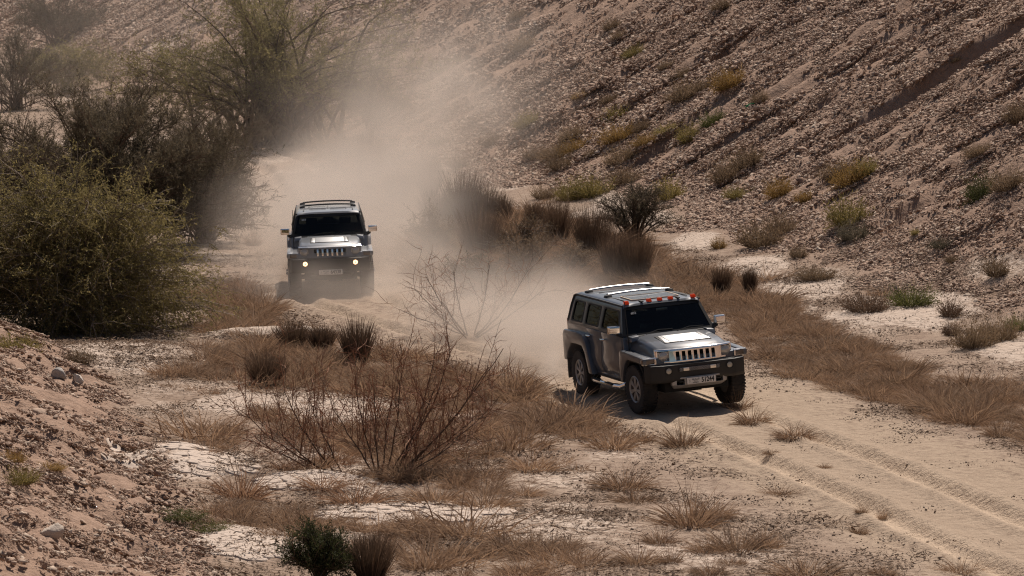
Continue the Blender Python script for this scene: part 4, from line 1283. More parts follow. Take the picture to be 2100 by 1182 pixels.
def woody(seed, rx, ry, h, n1, n2, n3, l2, l3, nl, leaf, arch=.3, zmin=.15, up=.15, droop=-.05, rad=.03, lobes=6, spread=.25, twig_w=.008, crown_lo=0.0, fill=.45, shoulder=3.0):
    """shrub or tree: curved limbs to points through a lobed crown, twigs on limbs, leaves on twigs -> (branches, foliage) meshes"""
    rg = np.random.default_rng(seed)
    r = rg.uniform(0, 1, n1) ** (.5 if shoulder < 4 else .38); a = rg.uniform(0, 6.283, n1)
    la = rg.uniform(0, 6.283, lobes); lr = rg.uniform(.74, 1.1, lobes)
    near = np.argmin(np.abs((a[:, None] - la[None] + math.pi) % (2 * math.pi) - math.pi), 1)
    top = np.sqrt(np.clip(1 - r ** shoulder, 0, 1)) * (.82 + .36 * rg.uniform(size=n1) ** 2)
    zz = np.clip(np.maximum(zmin, top * (1 - (1 - fill) * rg.uniform(size=n1) ** 1.6)), 0, 1.05)
    E = np.stack([r * np.cos(a) * rx, r * np.sin(a) * ry, crown_lo + (h - crown_lo) * zz], 1) * np.stack([lr[near], lr[near], .9 + .1 * lr[near]], 1)
    S = np.stack([rg.normal(0, spread, n1) * rx * .3, rg.normal(0, spread, n1) * ry * .3, np.zeros(n1) - .05], 1)
    C = S * .6 + E * np.array([.35, .35, .75]) + np.array([0, 0, arch]) * rg.uniform(.4, 1.4, (n1, 1))
    t = np.linspace(0, 1, 8)[None, :, None]
    P1 = S[:, None] * (1 - t) ** 2 + 2 * C[:, None] * t * (1 - t) + E[:, None] * t * t
    P1 = P1 + .03 * h * np.cumsum(rg.normal(size=P1.shape), 1) * .35 * t
    wood, fol = Plant(), Plant()
    wood.tubes(P1, rad * rg.uniform(.5, 1.2, n1), .007, 4, rg.uniform(0, 1, n1))
    Q, tg, i = along(P1, n2, .35, 1, rg)
    out = nrm(Q * np.array([1 / rx, 1 / ry, .6 / h]))
    P2 = grow(Q, tg * .6 + out * .6 + .75 * rg.normal(size=Q.shape) + np.array([0, 0, up]), l2 * rg.uniform(.5, 1.25, len(Q)), 4, .16, (0, 0, droop), rg)
    wood.tubes(P2, .008 * rg.uniform(.6, 1.3, len(Q)), .003, 3, rg.uniform(0, 1, len(Q)))
    Q3, tg3, i3 = along(P2, n3, .15, 1, rg)
    P3 = grow(Q3, tg3 * .8 + .7 * rg.normal(size=Q3.shape) + np.array([0, 0, up]), l3 * rg.uniform(.5, 1.25, len(Q3)), 2, .2, (0, 0, droop), rg)
    tw = np.clip(.5 + .22 * rg.normal(size=len(Q)), 0, 1)
    fol.ribbons(P3, twig_w, tw[i3] * .6, rg, .4)
    Q4, tg4, i4 = along(P3, nl, .1, 1, rg)
    fol.leaves(Q4, tg4 * .7 + .8 * rg.normal(size=Q4.shape), leaf[0] * rg.uniform(.6, 1.3, len(Q4)), leaf[1], np.clip(tw[i3][i4] + .25 * rg.normal(size=len(Q4)), 0, 1), rg)
    return wood.mesh('branches', True), fol.mesh('foliage')


def blades(seed, n, br, h, spread, droop, w, k=4, lean=(0, 0), hmin=.45, tip=.12, rand=.22):
    rg = np.random.default_rng(seed)
    a = rg.uniform(0, 6.283, n); r = np.sqrt(rg.uniform(0, 1, n))
    S = np.stack([r * np.cos(a) * br, r * np.sin(a) * br, np.full(n, -.02)], 1)
    d = np.stack([np.cos(a) * r * spread + lean[0], np.sin(a) * r * spread + lean[1], np.ones(n)], 1) + rand * rg.normal(size=(n, 3))
    o = np.stack([np.cos(a), np.sin(a), np.full(n, -1.0)], 1)
    P = grow(S, d, h * rg.uniform(hmin, 1.05, n) * (1 - .25 * r), k, .05, droop * o.mean(0), rg) if False else None
    L = h * rg.uniform(hmin, 1.05, n) * (1 - .25 * r)
    pts = [S]; dd = nrm(d)
    for j in range(k):
        dd = nrm(dd + droop * o * (.5 + .5 * rg.uniform(size=(n, 1))) + .05 * rg.normal(size=(n, 3))); pts.append(pts[-1] + dd * (L / k)[:, None])
    p = Plant().ribbons(np.stack(pts, 1), w * rg.uniform(.6, 1.3, n), np.clip(rg.normal(.5, .25, n), 0, 1), rg, tip)
    return p


def plant(name, label, cat, loc, parts, group=None, rz=0.0, sc=(1, 1, 1), tilt=None):
    e = empty(name, loc, (0, 0, rz)); e.scale = sc
    if tilt is not None: e.rotation_euler = tilt
    tag(e, label, cat, group)
    for nm, me, mat in parts:
        q = link(nm, me, e, mat)
        if nm == 'twigs': q['kind'] = 'stuff'
    return e


V_ = dict(
    straw=veg_mat('straw', (.14, .082, .050), (.45, .295, .188), .4, grey=(.27, .19, .13)),
    russet=veg_mat('russet_grass', (.15, .082, .050), (.38, .232, .145), .4),
    broom=veg_mat('broom_stems', (.085, .056, .038), (.21, .135, .088), .2),
    greywood=veg_mat('grey_wood', (.14, .105, .08), (.42, .34, .27), 0),
    redwood=veg_mat('red_stems', (.13, .062, .040), (.34, .168, .10), 0),
    brownwood=veg_mat('brown_wood', (.07, .045, .032), (.20, .135, .095), 0),
    olive=veg_mat('olive_leaves', (.15, .123, .052), (.39, .315, .135), .5),
    darkleaf=veg_mat('dark_leaves', (.075, .060, .040), (.20, .158, .102), .4),
    treeleaf=veg_mat('tree_leaves', (.115, .10, .042), (.30, .255, .11), .5),
    greyleaf=veg_mat('grey_leaves', (.08, .070, .048), (.18, .152, .105), .3),
    yellow=veg_mat('yellow_leaves', (.13, .105, .038), (.33, .26, .095), .4),
    ochre=veg_mat('ochre_leaves', (.15, .092, .032), (.36, .225, .08), .4),
    dull=veg_mat('dull_brown_leaves', (.12, .082, .052), (.27, .19, .118), .38),
    green=veg_mat('green_leaves', (.032, .036, .015), (.095, .100, .038), .35),
    fresh=veg_mat('fresh_leaves', (.065, .070, .022), (.17, .165, .055), .35),
)


def base_at(px, py):
    p = hit(px, py); return Vector((p[0], p[1], float(z_land(p[0], p[1]))))


def size_at(px, py, w, h):
    """metres for w, h pixels at the ground point seen at px, py"""
    p = hit(px, py); k = float(np.linalg.norm(p - CAMP)) / FPX
    return w * k, h * k


# ---- large bushes and trees on the left
b = base_at(125, 692); b.y += 1.6; b.z = float(z_land(b.x, b.y))
w, f = woody(11, 3.7, 2.4, 3.35, 150, 17, 9, 1.0, .32, 5, (.055, .022), arch=.5, zmin=.02, up=.05, droop=-.16, rad=.03, lobes=11, fill=.1, shoulder=2.2)
plant('thorn_bush', 'big olive green thorn bush spreading over the left edge, pale bare twigs', 'bush', b, [('branches', w, V_['greywood']), ('foliage', f, V_['olive'])])
b = base_at(215, 520)
w, f = woody(12, 4.3, 2.6, 4.0, 175, 17, 8, .70, .27, 4, (.09, .017), arch=.5, zmin=.2, up=.35, droop=.02, rad=.04, lobes=8, fill=.3, twig_w=.012, shoulder=7.0)
plant('dark_bush', 'huge dark brown-green bush behind the olive thorn bush, left of the following car', 'bush', b, [('branches', w, V_['brownwood']), ('foliage', f, V_['darkleaf'])])
for sd, px, py, rx, h, lab in ((52, 420, 500, 1.75, 2.75, 'dark brown bush bulging towards the track, left of the following car'), (53, 10, 440, 2.6, 3.2, 'dark brown bush at the left edge above the olive thorn bush')):
    w, f = woody(sd, rx, rx * .9, h, 60, 14, 7, .6, .25, 4, (.08, .014), arch=.3, zmin=.1, up=.25, droop=0, rad=.03, lobes=6, fill=.2, twig_w=.011, shoulder=5.0)
    plant('dark_bush', lab, 'bush', base_at(px, py), [('branches', w, V_['brownwood']), ('foliage', f, V_['darkleaf'])])
b = base_at(560, 300)
w, f = woody(13, 5.9, 3.4, 6.3, 80, 16, 10, 1.15, .42, 4, (.085, .032), arch=1.0, zmin=.18, up=.2, droop=-.02, rad=.085, lobes=9, spread=.6, fill=.3, crown_lo=.5)
plant('acacia_tree', 'tall open green tree with bare forking trunks at the foot of the slope', 'tree', b, [('trunk', w, V_['brownwood']), ('crown', f, V_['treeleaf'])])
b = base_at(115, 92)
w, f = woody(14, 3.7, 2.4, 3.1, 60, 13, 7, .7, .30, 4, (.10, .02), arch=.3, zmin=.1, up=.3, droop=0, rad=.04, lobes=6, twig_w=.014)
plant('round_bush', 'round grey-green bush in the top left corner', 'bush', b, [('branches', w, V_['brownwood']), ('foliage', f, V_['greyleaf'])])
b = base_at(140, 190)
w, f = woody(15, 3.0, 2.2, 2.3, 40, 14, 9, .9, .3, 4, (.08, .03), arch=.9, zmin=0, up=-.1, droop=-.16, rad=.03, lobes=7, twig_w=.012)
plant('trailing_bush', 'low trailing green bush below the round bush, top left', 'bush', b, [('branches', w, V_['greywood']), ('foliage', f, V_['treeleaf'])])
b = base_at(35, 225)
w, f = woody(16, 3.6, 2.0, 3.0, 56, 13, 8, .55, .25, 4, (.09, .014), arch=.3, zmin=.2, up=.5, droop=.03, rad=.03, lobes=5, twig_w=.012)
plant('upright_bush', 'grey upright bush at the left edge behind the dark bush', 'bush', b, [('branches', w, V_['brownwood']), ('foliage', f, V_['greyleaf'])])
for sd, px, py, rx, h, lab in ((17, 650, 285, 2.4, 1.7, 'dark low bush under the tall green tree, left of its pair'), (18, 770, 262, 2.1, 1.9, 'dark low bush at the right foot of the tall green tree'),
                               (19, 430, 330, 2.6, 1.9, 'dark bush between the tall tree and the huge dark bush'), (20, 230, 300, 3.0, 2.3, 'dark bush rising behind the huge dark bush, below the trailing green one')):
    w, f = woody(sd, rx, rx * .8, h, 34, 11, 7, .55, .25, 4, (.08, .014), arch=.3, zmin=.05, up=.15, rad=.025, twig_w=.012)
    plant('low_bush', lab, 'bush', base_at(px, py), [('branches', w, V_['brownwood']), ('foliage', f, V_['darkleaf'])])

# ---- small thorn tree and tangled shrubs in the middle
b = base_at(1300, 505)
w, f = woody(21, 1.2, .9, 1.5, 40, 14, 9, .34, .14, 4, (.032, .014), arch=.25, zmin=.25, up=.2, rad=.03, lobes=6, twig_w=.006, crown_lo=.35)
plant('thorn_tree', 'small dark thorn tree at the hill foot above the leading car', 'tree', b, [('trunk', w, V_['brownwood']), ('crown', f, V_['darkleaf'])])
for sd, px, py, wpx, hpx, lab, mt in ((22, 1085, 590, 190, 100, 'tangled brown shrub behind the leading car, right of the arching bare one', 'dull'), (23, 895, 520, 130, 85, 'grey tangled shrub fading in dust, right of the following car', 'dull'),
                                      (24, 975, 600, 150, 70, 'low tangled shrub in dust between the two cars', 'greyleaf'),
                                      (25, 690, 350, 130, 80, 'hazy brown thicket behind the following car, leftmost of three', 'dull'), (26, 790, 365, 120, 75, 'hazy brown thicket behind the following car, middle of three', 'dull'),
                                      (27, 860, 385, 110, 60, 'hazy brown thicket behind the following car, rightmost of three', 'dull'), (28, 1060, 530, 190, 80, 'matted brown thicket between the broom clumps and the leading car', 'dull'),
                                      (29, 1180, 575, 150, 70, 'matted brown thicket just behind the leading car roof', 'dull')):
    sw, sh = size_at(px, py, wpx, hpx)
    w, f = woody(sd, sw / 2, sw * .4, sh, 26, 11, 6, sw * .2, .14, 3, (.05, .014), arch=.2, zmin=.05, up=.1, droop=-.06, rad=.012, twig_w=.008)
    plant('tangled_shrub', lab, 'shrub', base_at(px, py), [('branches', w, V_['greywood']), ('foliage', f, V_[mt])])

# ---- upright broom-like clumps
BROOM = [(755, 395, 55, 100), (815, 425, 50, 60), (880, 410, 50, 62), (950, 470, 70, 100), (990, 470, 66, 80), (1028, 468, 34, 58), (985, 530, 100, 95), (1095, 480, 30, 54), (1142, 510, 62, 90),
         (1212, 540, 74, 105), (1262, 580, 62, 90), (1305, 580, 66, 92), (895, 470, 70, 70), (732, 752, 66, 84), (1480, 610, 34, 52), (1537, 612, 20, 50), (660, 720, 60, 46), (760, 1195, 95, 85), (600, 715, 70, 50), (545, 790, 90, 60)]
BLAB = ['fading into the dust above the following car', 'low in the dust above the following car, second of the row', 'short and round behind the dust right of the following car', 'tall and dark, highest of the brown clump row',
        'leaning right, joined to the tall dark one', 'narrow and dark, right of the tall pair', 'broad and brown, below the tall pair', 'small and thin, alone left of two taller brown ones', 'brown and upright, second left of the small thorn tree',
        'upright, just left of the small thorn tree', 'below the small thorn tree, left of its twin', 'below the small thorn tree, right of its twin', 'grey in thin dust, left of the tall pair', 'dark and round-topped, below the following car',
        'thin, right of the leading car on the clay wash', 'very thin stalk bundle on the pale wash right of the leading car', 'low and dark left of the round-topped one', 'dense and dark, cut by the bottom edge', 'leaning and grey, near the olive bush',
        'low and grey in the left grass field']
for i, (px, py, wpx, hpx) in enumerate(BROOM):
    sw, sh = size_at(px, py, wpx, hpx)
    me = blades(500 + i, 950, sw * .24, sh * 1.4, .34 * min(1.6, sw / sh), .02, .0095 * (1 + .3 * (py < 480)), 4, hmin=.6, tip=.3, rand=.10).mesh('stems')
    o = link('broom_clump', me, None, V_['broom']); o.location = base_at(px, py)
    tag(o, 'brown broom-like clump, ' + BLAB[i], 'shrub', 'brown broom clumps')

# ---- the bare red-stemmed shrub in front, and the arching bare one in the dust
def bare_shrub(seed, arms, base_r, shoots, shoot_h, fine, r0):
    rg = np.random.default_rng(seed); n = len(arms); arms = np.array(arms, float)
    S = np.stack([arms[:, 0], rg.normal(0, base_r, n), np.full(n, -.05)], 1)
    E = np.stack([arms[:, 1], arms[:, 3], arms[:, 2]], 1)
    C = S * .45 + E * np.array([.62, .62, .40]) + np.array([0, 0, .05]) * arms[:, 2:3]
    t = np.linspace(0, 1, 12)[None, :, None]
    P = S[:, None] * (1 - t) ** 2 + 2 * C[:, None] * t * (1 - t) + E[:, None] * t * t
    P = P + .012 * np.cumsum(rg.normal(size=P.shape), 1)
    big, red, tw = Plant(), Plant(), Plant()
    big.tubes(P, r0 * rg.uniform(.7, 1.2, n), .006, 5, rg.uniform(0, .6, n))
    Q, tg, i = along(P, 9, .15, 1, rg)
    P2 = grow(Q, tg + .62 * rg.normal(size=Q.shape), rg.uniform(.4, 1.15, len(Q)), 7, .14, (0, 0, .05), rg)
    big.tubes(P2, .0048, .0022, 3, rg.uniform(0, 1, len(Q)))
    k = rg.choice(len(Q), min(shoots, len(Q)), False)
    P3 = grow(Q[k], np.array([0, 0, 1.0]) + .16 * rg.normal(size=(len(k), 3)), shoot_h * rg.uniform(.5, 1.1, len(k)), 7, .05, (0, 0, .02), rg)
    red.tubes(P3, .0078, .0034, 3, rg.uniform(.2, 1, len(k)))
    Q4, tg4, i4 = along(np.concatenate([P2]), fine, .1, 1, rg)
    P4 = grow(Q4, tg4 * .8 + .8 * rg.normal(size=Q4.shape), rg.uniform(.12, .5, len(Q4)), 4, .2, (0, 0, 0), rg)
    tw.ribbons(P4, .0085, rg.uniform(0, 1, len(Q4)), rg, .4)
    Q5, tg5, i5 = along(P3, 5, .3, 1, rg)
    P5 = grow(Q5, tg5 + .5 * rg.normal(size=Q5.shape), rg.uniform(.08, .3, len(Q5)), 2, .15, (0, 0, .1), rg)
    tw.ribbons(P5, .008, rg.uniform(.2, 1, len(Q5)), rg, .4)
    return [('branches', big.mesh('branches', True), V_['brownwood']), ('shoots', red.mesh('shoots', True), V_['redwood']), ('twigs', tw.mesh('twigs'), V_['redwood'])]


arms = [(.15, 1.85, 2.15, .3), (.15, 1.6, 1.9, -.3), (.12, 1.1, 1.95, .5), (.05, .75, 1.5, -.4), (.0, .3, 1.7, .4), (-.05, -.1, 1.5, -.3), (-.05, -.45, 1.6, .4), (-.1, -.8, 1.2, -.2), (.1, 1.3, .85, .6), (.1, 1.0, .55, -.7),
        (-.6, -1.1, 1.15, .3), (-.62, -1.55, .8, -.3), (-.65, -2.05, .62, .5), (-.7, -2.15, 1.05, -.2), (-.68, -1.5, 1.5, .2), (.12, 1.7, 1.25, .7), (-.05, .1, 1.1, .8), (.2, .8, 1.9, .2)]
plant('bare_shrub', 'large leafless shrub with thin upright red stems in the left foreground', 'shrub', base_at(785, 975), bare_shrub(31, [(a, b_, c * .9, d) for a, b_, c, d in arms], .12, 90, .95, 12, .015))
arms = [(0, -1.1, .9, .3), (0, -.8, 1.25, -.3), (0, -.3, 1.3, .4), (.1, .4, 1.35, .2), (.1, 1.1, 1.3, -.2), (.1, 1.5, .9, .3), (.0, -1.3, .5, -.3), (.05, .8, .8, .5), (0, -.5, .7, -.6)]
plant('arching_shrub', 'leafless arching shrub in the dust between the two cars', 'shrub', base_at(960, 690), [x for x in bare_shrub(32, arms, .2, 10, .6, 6, .016) if x[0] != 'shoots'])

# ---- shrubs dotted over the slope and along its foot
SHRUB_MESH = []
for k in range(5):
    rg3 = np.random.default_rng(600 + k)
    p = blades(610 + k, 330, .34, .70, 1.3, .04, .014, 3, hmin=.4, tip=.5, rand=.42)
    P = np.concatenate(p.V).reshape(-1, 8, 3); T = P[:, 3:].reshape(-1, 3); m = rg3.choice(len(T), 1500)
    p.leaves(T[m] + .05 * rg3.normal(size=(1500, 3)), rg3.normal(size=(1500, 3)) + np.array([0, 0, .5]), .055, .024, np.clip(rg3.normal(.6, .25, 1500), 0, 1), rg3)
    SHRUB_MESH.append(p.mesh('shrub'))
# px, py of the base, width, height in photo pixels, colour
HS = [(1081, 262, 50, 32, 'yellow'), (1172, 284, 50, 26, 'dull'), (1185, 312, 66, 34, 'ochre'), (1140, 325, 62, 34, 'dull'), (1100, 328, 52, 34, 'dull'), (1262, 250, 58, 30, 'yellow'), (1150, 352, 54, 38, 'dull'), (1215, 405, 76, 52, 'yellow'),
      (1168, 412, 56, 44, 'yellow'), (1116, 408, 48, 32, 'dull'), (1282, 378, 64, 36, 'dull'), (1372, 410, 52, 46, 'yellow'), (1268, 288, 66, 36, 'ochre'), (1316, 268, 36, 24, 'dull'), (1368, 278, 48, 22, 'yellow'), (1322, 300, 46, 24, 'ochre'),
      (1276, 332, 64, 36, 'dull'), (1214, 322, 26, 18, 'dull'), (1415, 292, 42, 40, 'yellow'), (1465, 256, 52, 32, 'fresh'), (1490, 372, 56, 48, 'dull'), (1535, 345, 60, 46, 'dull'), (1514, 410, 52, 26, 'yellow'), (1600, 402, 50, 42, 'ochre'),
      (1560, 508, 90, 60, 'dull'), (1600, 480, 60, 48, 'dull'), (1474, 512, 30, 26, 'ochre'), (1650, 416, 34, 28, 'ochre'), (1745, 376, 70, 46, 'ochre'), (1715, 372, 60, 38, 'dull'), (1776, 362, 50, 38, 'yellow'), (1740, 462, 80, 62, 'yellow'),
      (2006, 318, 50, 28, 'dull'), (2016, 412, 58, 58, 'green'), (2068, 388, 66, 46, 'dull'), (2088, 250, 46, 46, 'dull'), (1752, 492, 62, 42, 'greyleaf'), (1877, 490, 16, 14, 'yellow'), (1930, 514, 44, 24, 'greyleaf'), (2044, 568, 48, 46, 'dull'),
      (1952, 540, 28, 20, 'dull'), (1638, 530, 36, 30, 'dull'), (1672, 574, 72, 34, 'dull'), (1870, 626, 86, 42, 'fresh'), (1776, 640, 90, 44, 'broom'), (1950, 652, 44, 40, 'broom'), (1950, 690, 32, 34, 'broom'), (2000, 712, 80, 66, 'dull'),
      (2050, 700, 70, 52, 'dull'), (2088, 680, 50, 34, 'fresh'), (1074, 104, 52, 34, 'dull'), (1257, 60, 36, 26, 'dull'), (1271, 90, 30, 24, 'dull'), (1300, 120, 42, 22, 'yellow'), (1400, 168, 40, 24, 'dull'), (1406, 208, 68, 40, 'dull'),
      (1446, 188, 34, 24, 'dull'), (1497, 188, 62, 46, 'ochre'), (1560, 212, 34, 28, 'dull'), (1480, 22, 40, 30, 'dull'), (1366, 142, 32, 16, 'dull'), (1189, 204, 30, 14, 'ochre'), (1250, 214, 34, 18, 'dull'), (900, 300, 40, 22, 'dull'),
      (940, 345, 44, 26, 'dull'), (1010, 300, 40, 24, 'dull'), (700, 90, 40, 20, 'dull'), (1060, 40, 34, 22, 'dull'), (1960, 130, 20, 10, 'dull'),
      (30, 722, 95, 42, 'yellow'), (40, 1006, 74, 36, 'yellow'), (25, 955, 50, 26, 'ochre'), (370, 1066, 92, 26, 'fresh'), (430, 1094, 72, 22, 'fresh'), (104, 968, 60, 18, 'ochre'), (164, 752, 48, 38, 'dull')]
CW = dict(yellow='yellow-green', ochre='ochre', dull='dull brown', green='dark green', greyleaf='grey-green', fresh='fresh green', broom='dark brown')
ORD = ['first', 'second', 'third', 'fourth', 'fifth', 'sixth', 'seventh', 'eighth', 'ninth', 'tenth', 'eleventh', 'twelfth', 'thirteenth', 'fourteenth', 'fifteenth', 'sixteenth', 'seventeenth', 'eighteenth', 'nineteenth', 'twentieth',
       '21st', '22nd', '23rd', '24th', '25th', '26th', '27th', '28th', '29th', '30th', '31st', '32nd', '33rd', '34th', '35th', '36th', '37th', '38th', '39th', '40th']
zone = lambda q: 'on the near left bank' if q[0] < 500 and q[1] > 600 else ('on the upper stony slope' if q[1] < 240 else ('on the stony slope above the cars' if q[1] < 460 else 'at the foot of the stony slope'))
for i, q in enumerate(HS):
    px, py, wpx, hpx, cl = q
    sw, sh = size_at(px, py, wpx, hpx)
    o = link('slope_shrub', SHRUB_MESH[i % 5].copy() if False else SHRUB_MESH[i % 5])
    me = o.data
    o.location = base_at(px, py); o.scale = (sw / 1.05, sw / 1.1, sh / .56)
    o.rotation_euler = (0, R(-20) if hill_s(o.location.x, o.location.y) > 1.2 else 0, 0)
    if len(me.materials) == 0: me.materials.append(V_['dull'])
    o.material_slots[0].link = 'OBJECT'; o.material_slots[0].material = V_[cl]
    bg = lambda k: 'large' if k[2] >= 60 else ('small' if k[2] < 36 else 'bushy')
    same = sorted([k for k in HS if k[4] == cl and zone(k) == zone(q) and bg(k) == bg(q)], key=lambda k: k[0])
    big_ = bg(q)
    nth = '' if len(same) == 1 else (', %s such from the left' % ORD[same.index(q)])
    tag(o, '%s %s shrub %s%s' % (big_, CW[cl], zone(q), nth), 'shrub', 'shrubs dotted over the slope')
b = base_at(655, 1195)
w, f = woody(41, .40, .38, .62, 34, 12, 8, .28, .12, 4, (.035, .012), arch=.1, zmin=.3, up=.5, droop=.02, rad=.012, twig_w=.006)
plant('green_bush', 'dark green leafy bush cut by the bottom edge, left of the dense brown clump', 'bush', b, [('branches', w, V_['brownwood']), ('foliage', f, V_['green'])])

# ---- dry grass: tufts that stand alone
TUFT_MESH = [blades(700 + k, 420, .19, .42, 1.25, .18, .0080, 4, hmin=.2, tip=.1, rand=.55).mesh('grass_tuft') for k in range(6)]
TUFTS = [(1401, 914, 92, 62), (1256, 922, 112, 62), (1543, 869, 78, 44), (1513, 842, 62, 36), (1629, 897, 92, 30), (1281, 1004, 118, 58), (1301, 1030, 92, 30), (1415, 1078, 140, 84), (1465, 1062, 90, 50), (1599, 1017, 82, 22), (1354, 1115, 74, 42),
         (1452, 1132, 90, 40), (1509, 1128, 130, 64), (1562, 1126, 90, 52), (1310, 1160, 104, 48), (1376, 1155, 54, 36), (1457, 1180, 84, 32), (1500, 1158, 62, 22), (1654, 1180, 160, 48), (1809, 1180, 62, 26), (1761, 1098, 42, 30), (1817, 1068, 38, 22),
         (1766, 1055, 28, 18), (1971, 1178, 92, 36), (2049, 897, 66, 42), (851, 1078, 96, 44), (1040, 1128, 120, 40), (1100, 1130, 110, 36), (875, 1168, 116, 74), (994, 1044, 126, 62), (890, 1030, 112, 56), (1077, 1018, 92, 26), (1092, 965, 122, 52),
         (1072, 1178, 112, 32), (1165, 1126, 80, 26), (733, 1035, 130, 60), (836, 990, 104, 52), (493, 1022, 124, 78), (660, 1000, 110, 40), (940, 1000, 90, 36), (1190, 900, 90, 40), (1140, 880, 80, 40), (1230, 880, 90, 44), (1320, 905, 50, 26),
         (1941, 858, 50, 36), (690, 950, 100, 40), (830, 955, 110, 40), (1000, 880, 90, 40), (1580, 940, 34, 14), (1690, 960, 30, 12), (580, 965, 70, 26), (1640, 720, 60, 30), (520, 505, 34, 46), (500, 600, 50, 40)]
for i, q in enumerate(TUFTS):
    px, py, wpx, hpx = q; sw, sh = size_at(px, py, wpx, hpx)
    o = link('grass_tuft', TUFT_MESH[i % 6], None, V_['straw']); o.location = base_at(px, py)
    o.scale = (sw / .56, sw / .56, sh / .27); o.rotation_euler = (0, 0, i * 2.1)
    if px < 800: o.material_slots[0].link = 'OBJECT'; o.material_slots[0].material = V_['russet']
    zn = lambda t: ('beside the bare red shrub' if t[0] < 960 else ('left of the tracks' if t[0] < 1340 else 'before the leading car')) if t[1] < 1010 else ('low on the pale flat' if t[0] < 1200 else 'beside the near wheel tracks')
    wd = lambda t: 'wide' if t[2] > 100 else ('small' if t[2] < 60 else 'spiky')
    same = sorted([k for k in TUFTS if zn(k) == zn(q) and wd(k) == wd(q)], key=lambda k: k[0])
    tag(o, '%s dry grass tuft %s%s' % (wd(q), zn(q), '' if len(same) == 1 else ', %s such from the left' % ORD[same.index(q)]), 'grass tuft', 'dry grass tufts on the flat')

# ---- dry grass: the fields nobody could count
def in_poly(px, py, poly):
    ins = np.zeros(px.shape, bool)
    for (x0, y0), (x1, y1) in zip(poly, poly[1:] + poly[:1]):
        c = (y0 > py) != (y1 > py)
        ins ^= c & (px < (x1 - x0) * (py - y0) / (y1 - y0 + 1e-9) + x0)
    return ins


FIELDS = [(.9, [(1290, 590), (1390, 560), (1480, 556), (1560, 590), (1650, 640), (1740, 690), (1850, 740), (1960, 782), (2330, 870), (2330, 960), (1990, 880), (1950, 862), (1800, 838), (1700, 800), (1600, 765), (1545, 720), (1480, 650), (1400, 640)]),
          (.85, [(380, 770), (430, 640), (520, 600), (560, 650), (640, 690), (700, 716), (860, 716), (960, 760), (1100, 800), (1160, 830), (1250, 862), (1320, 890), (1280, 912), (1180, 900), (1050, 930), (960, 950), (880, 1000), (760, 990), (650, 905), (560, 892), (480, 805), (300, 795)]),
          (1.0, [(850, 560), (880, 480), (1000, 440), (1100, 425), (1250, 480), (1400, 540), (1490, 600), (1300, 600), (1170, 590), (1100, 620), (950, 600)]),
          (.9, [(410, 1050), (470, 1030), (560, 1025), (640, 1050), (670, 1105), (560, 1105), (430, 1090)]), (.8, [(310, 905), (400, 870), (490, 885), (490, 925), (320, 932)]),
          (.55, [(790, 1100), (960, 1085), (970, 1190), (780, 1190)]), (.7, [(395, 610), (540, 560), (570, 660), (420, 725)]), (.5, [(1740, 640), (1830, 600), (1800, 690)]), (.5, [(1560, 580), (1700, 560), (1700, 590), (1600, 612)]),
          (.35, [(700, 1010), (1200, 950), (1230, 1190), (700, 1190)]), (.6, [(640, 300), (860, 300), (880, 460), (760, 440)]), (.35, [(560, 880), (960, 930), (900, 1040), (600, 980)])]
GRASS = [blades(800 + k, 170, .27, .40, .9, .20, .0085, 4, hmin=.25, tip=.12, rand=.5).mesh('grass') for k in range(7)]
rg = np.random.default_rng(17)
x, y = rand_in_view(120000, 44, 140)
px, py = world_pix(x, y, z_land(x, y))
jx, jy = px + 46 * (fbm(x * .8, y * .5, 901, 3) - .5) * 2, py + 26 * (fbm(x * .8, y * .5, 911, 3) - .5) * 2
den = np.zeros(len(x))
for dv, poly in FIELDS: den = np.maximum(den, dv * in_poly(jx, jy, poly))
pl = np.zeros(len(x))
for h in HUMPS[:10] + HUMPS[12:14] + FANS[:4]: pl = np.maximum(pl, h[5] ** .5 * soft(x, y, h))
den = den * (1 - .93 * sstep(.35, .6, pl)) * sstep(.36, .62, fbm(x * .9, y * .6, 921, 3) + .20 * den) * (1 - np.exp(-(track_off(x, y) / 1.45) ** 6))
k = rg.uniform(size=len(x)) < den * .42
x, y = x[k], y[k]; n = len(x)
tall = 1 + .35 * in_poly(*world_pix(x, y, z_land(x, y)), FIELDS[2][1])
hh = tall * (.24 + 2.1 * fbm(x * 1.5, y * 1.0, 931, 3) ** 1.8) * rg.uniform(.55, 1.25, n)
lean = .5 * (fbm(x * .35, y * .35, 941, 2) - .5)
scatter('dry_grass', np.stack([x, y, z_land(x, y)], 1), np.stack([rg.normal(0, .15, n) + lean, rg.normal(0, .15, n) + lean, rg.uniform(0, 6.28, n)], 1),
        np.stack([hh * rg.uniform(.9, 1.4, n), hh * rg.uniform(.9, 1.4, n), hh], 1), GRASS, V_['straw'], 'matted dry brown grass over the valley floor')

# a scrap of green plastic on the slope
b = base_at(1541, 224)
rows = [[(xx, .015 * math.sin(5 * xx + j), .03 + .05 * j + .012 * math.sin(17 * xx + 2 * j)) for xx in np.linspace(-.16, .16, 9)] for j in (0, 1)]
pm = MB().loft(rows + [[(a, bb + .03, c) for a, bb, c in r] for r in rows[::-1]], True, False)
o = pm.build('plastic_scrap', simple_mat('green_plastic', (.03, .42, .12), .35), None); o.location = b; o.rotation_euler = (0, R(-22), 0)
tag(o, 'scrap of bright green plastic on the upper stony slope', 'litter')

